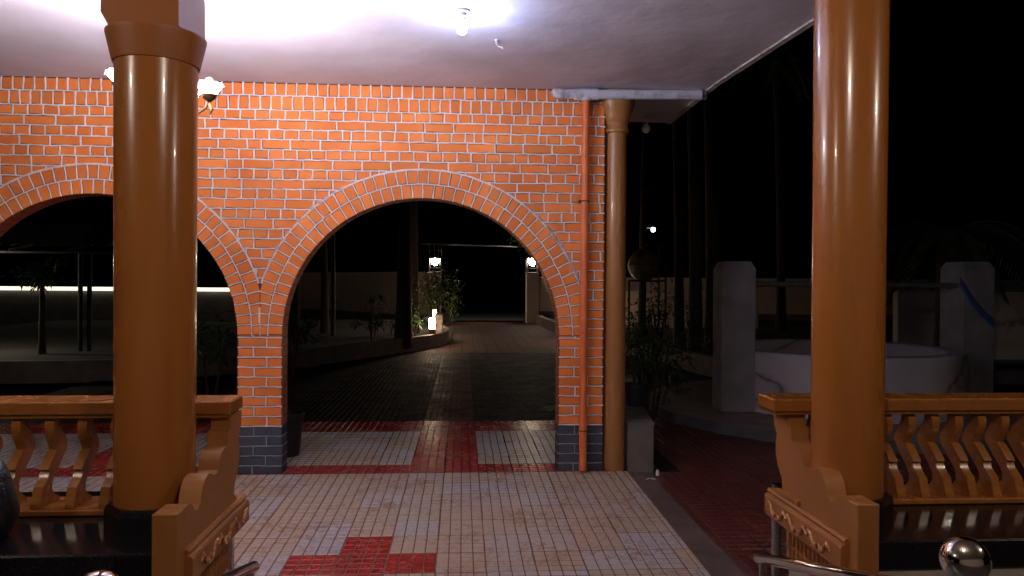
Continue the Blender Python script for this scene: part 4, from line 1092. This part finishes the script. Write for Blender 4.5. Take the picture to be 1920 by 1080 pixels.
m = MB(); m.tube([(3.50, 9.0, 1.66), (6.84, 9.85, 1.66)], .035, 12); m.tube([(4.95, 9.38, 1.63), (4.95, 9.38, 1.50)], .02, 8); m.lathe(4.95, 9.38, [(.05, 1.36), (.06, 1.40), (.06, 1.46), (.04, 1.50)], 14)
tag(m.build('well_bar', 'galvanised'), 'grey steel bar with pulley fixed between the two well pillars', 'bar')
# blue strap wound over right pillar
m = MB(); P = [(6.78, 9.69, 1.72), (6.85, 9.69, 1.62), (6.98, 9.70, 1.45), (7.12, 9.71, 1.29), (7.30, 9.72, 1.14), (7.34, 9.80, 1.06)]
V = []
for p in P: V += [(p[0], p[1], p[2]-.055), (p[0], p[1]-.006, p[2]), (p[0], p[1], p[2]+.055)]
m.add(V, [(3*i+k, 3*i+k+1, 3*i+4+k, 3*i+3+k) for i in range(len(P)-1) for k in (0, 1)]); m.keep = True
so = m.build('blue_strap', 'blue_strap'); tag(so, 'blue strap running diagonally over the right well pillar', 'strap')
md = so.modifiers.new('thick', 'SOLIDIFY'); md.thickness = .006
palm((8.1, 11.9, -.05), 2.5, .17, 'broad low palm right of the right well pillar', 95, 13, 2.2)
cwall([(8.0, 13.2), (13, 13.0)], 1.5, 'dim grey low wall at the right edge behind the right balustrade', .3)

# objects far right: globe tank on a stand, lamp on pole
t = thing('water_tank', (4.2, 17.0, 0), 'round beige tank on a metal stand among the shrubs right of the slim wall column', 'tank')
m = MB(); m.sphere((4.2, 17, 2.08), .36, 24, sq=(1, 1, 1.05)); m.build('tank', 'tank_beige', t)
m = MB(); m.tube([(4.2+.363*math.cos(a), 17+.363*math.sin(a), 2.10) for a in [2*PI*j/24 for j in range(25)]], .012, 6)
for sx in (-.4, .45):
    for sy in (-.3, .3): m.tube([(4.2+sx, 17+sy, -.1), (4.2+sx, 17+sy, 1.72 if sx < 0 else 2.55)], .025, 6)
m.tube([(3.8, 16.7, 1.72), (4.65, 16.7, 1.72)], .025, 6); m.tube([(4.2, 16.7, 2.55), (4.65, 16.7, 2.55)], .02, 6); m.build('stand', 'iron', t)
cwall([(3.9, 21.0), (8.4, 20.6)], 1.40, 'dim beige wall patch behind the shrubs right of the slim wall column', .4)
t = thing('street_lamp', (9.4, 36.5, 0), 'tiny distant blue-white street lamp right of the slim wall column', 'street lamp')
m = MB(); m.tube([(8.95, 36.5, -.1), (8.97, 36.5, 4.3), (9.1, 36.4, 4.45), (9.4, 36.2, 4.42)], .05, 8); m.build('pole', 'galvanised', t)
m = MB(); m.sphere((9.4, 36.1, 4.33), .10, 12); m.build('lamp_head', 'far_glow', t)
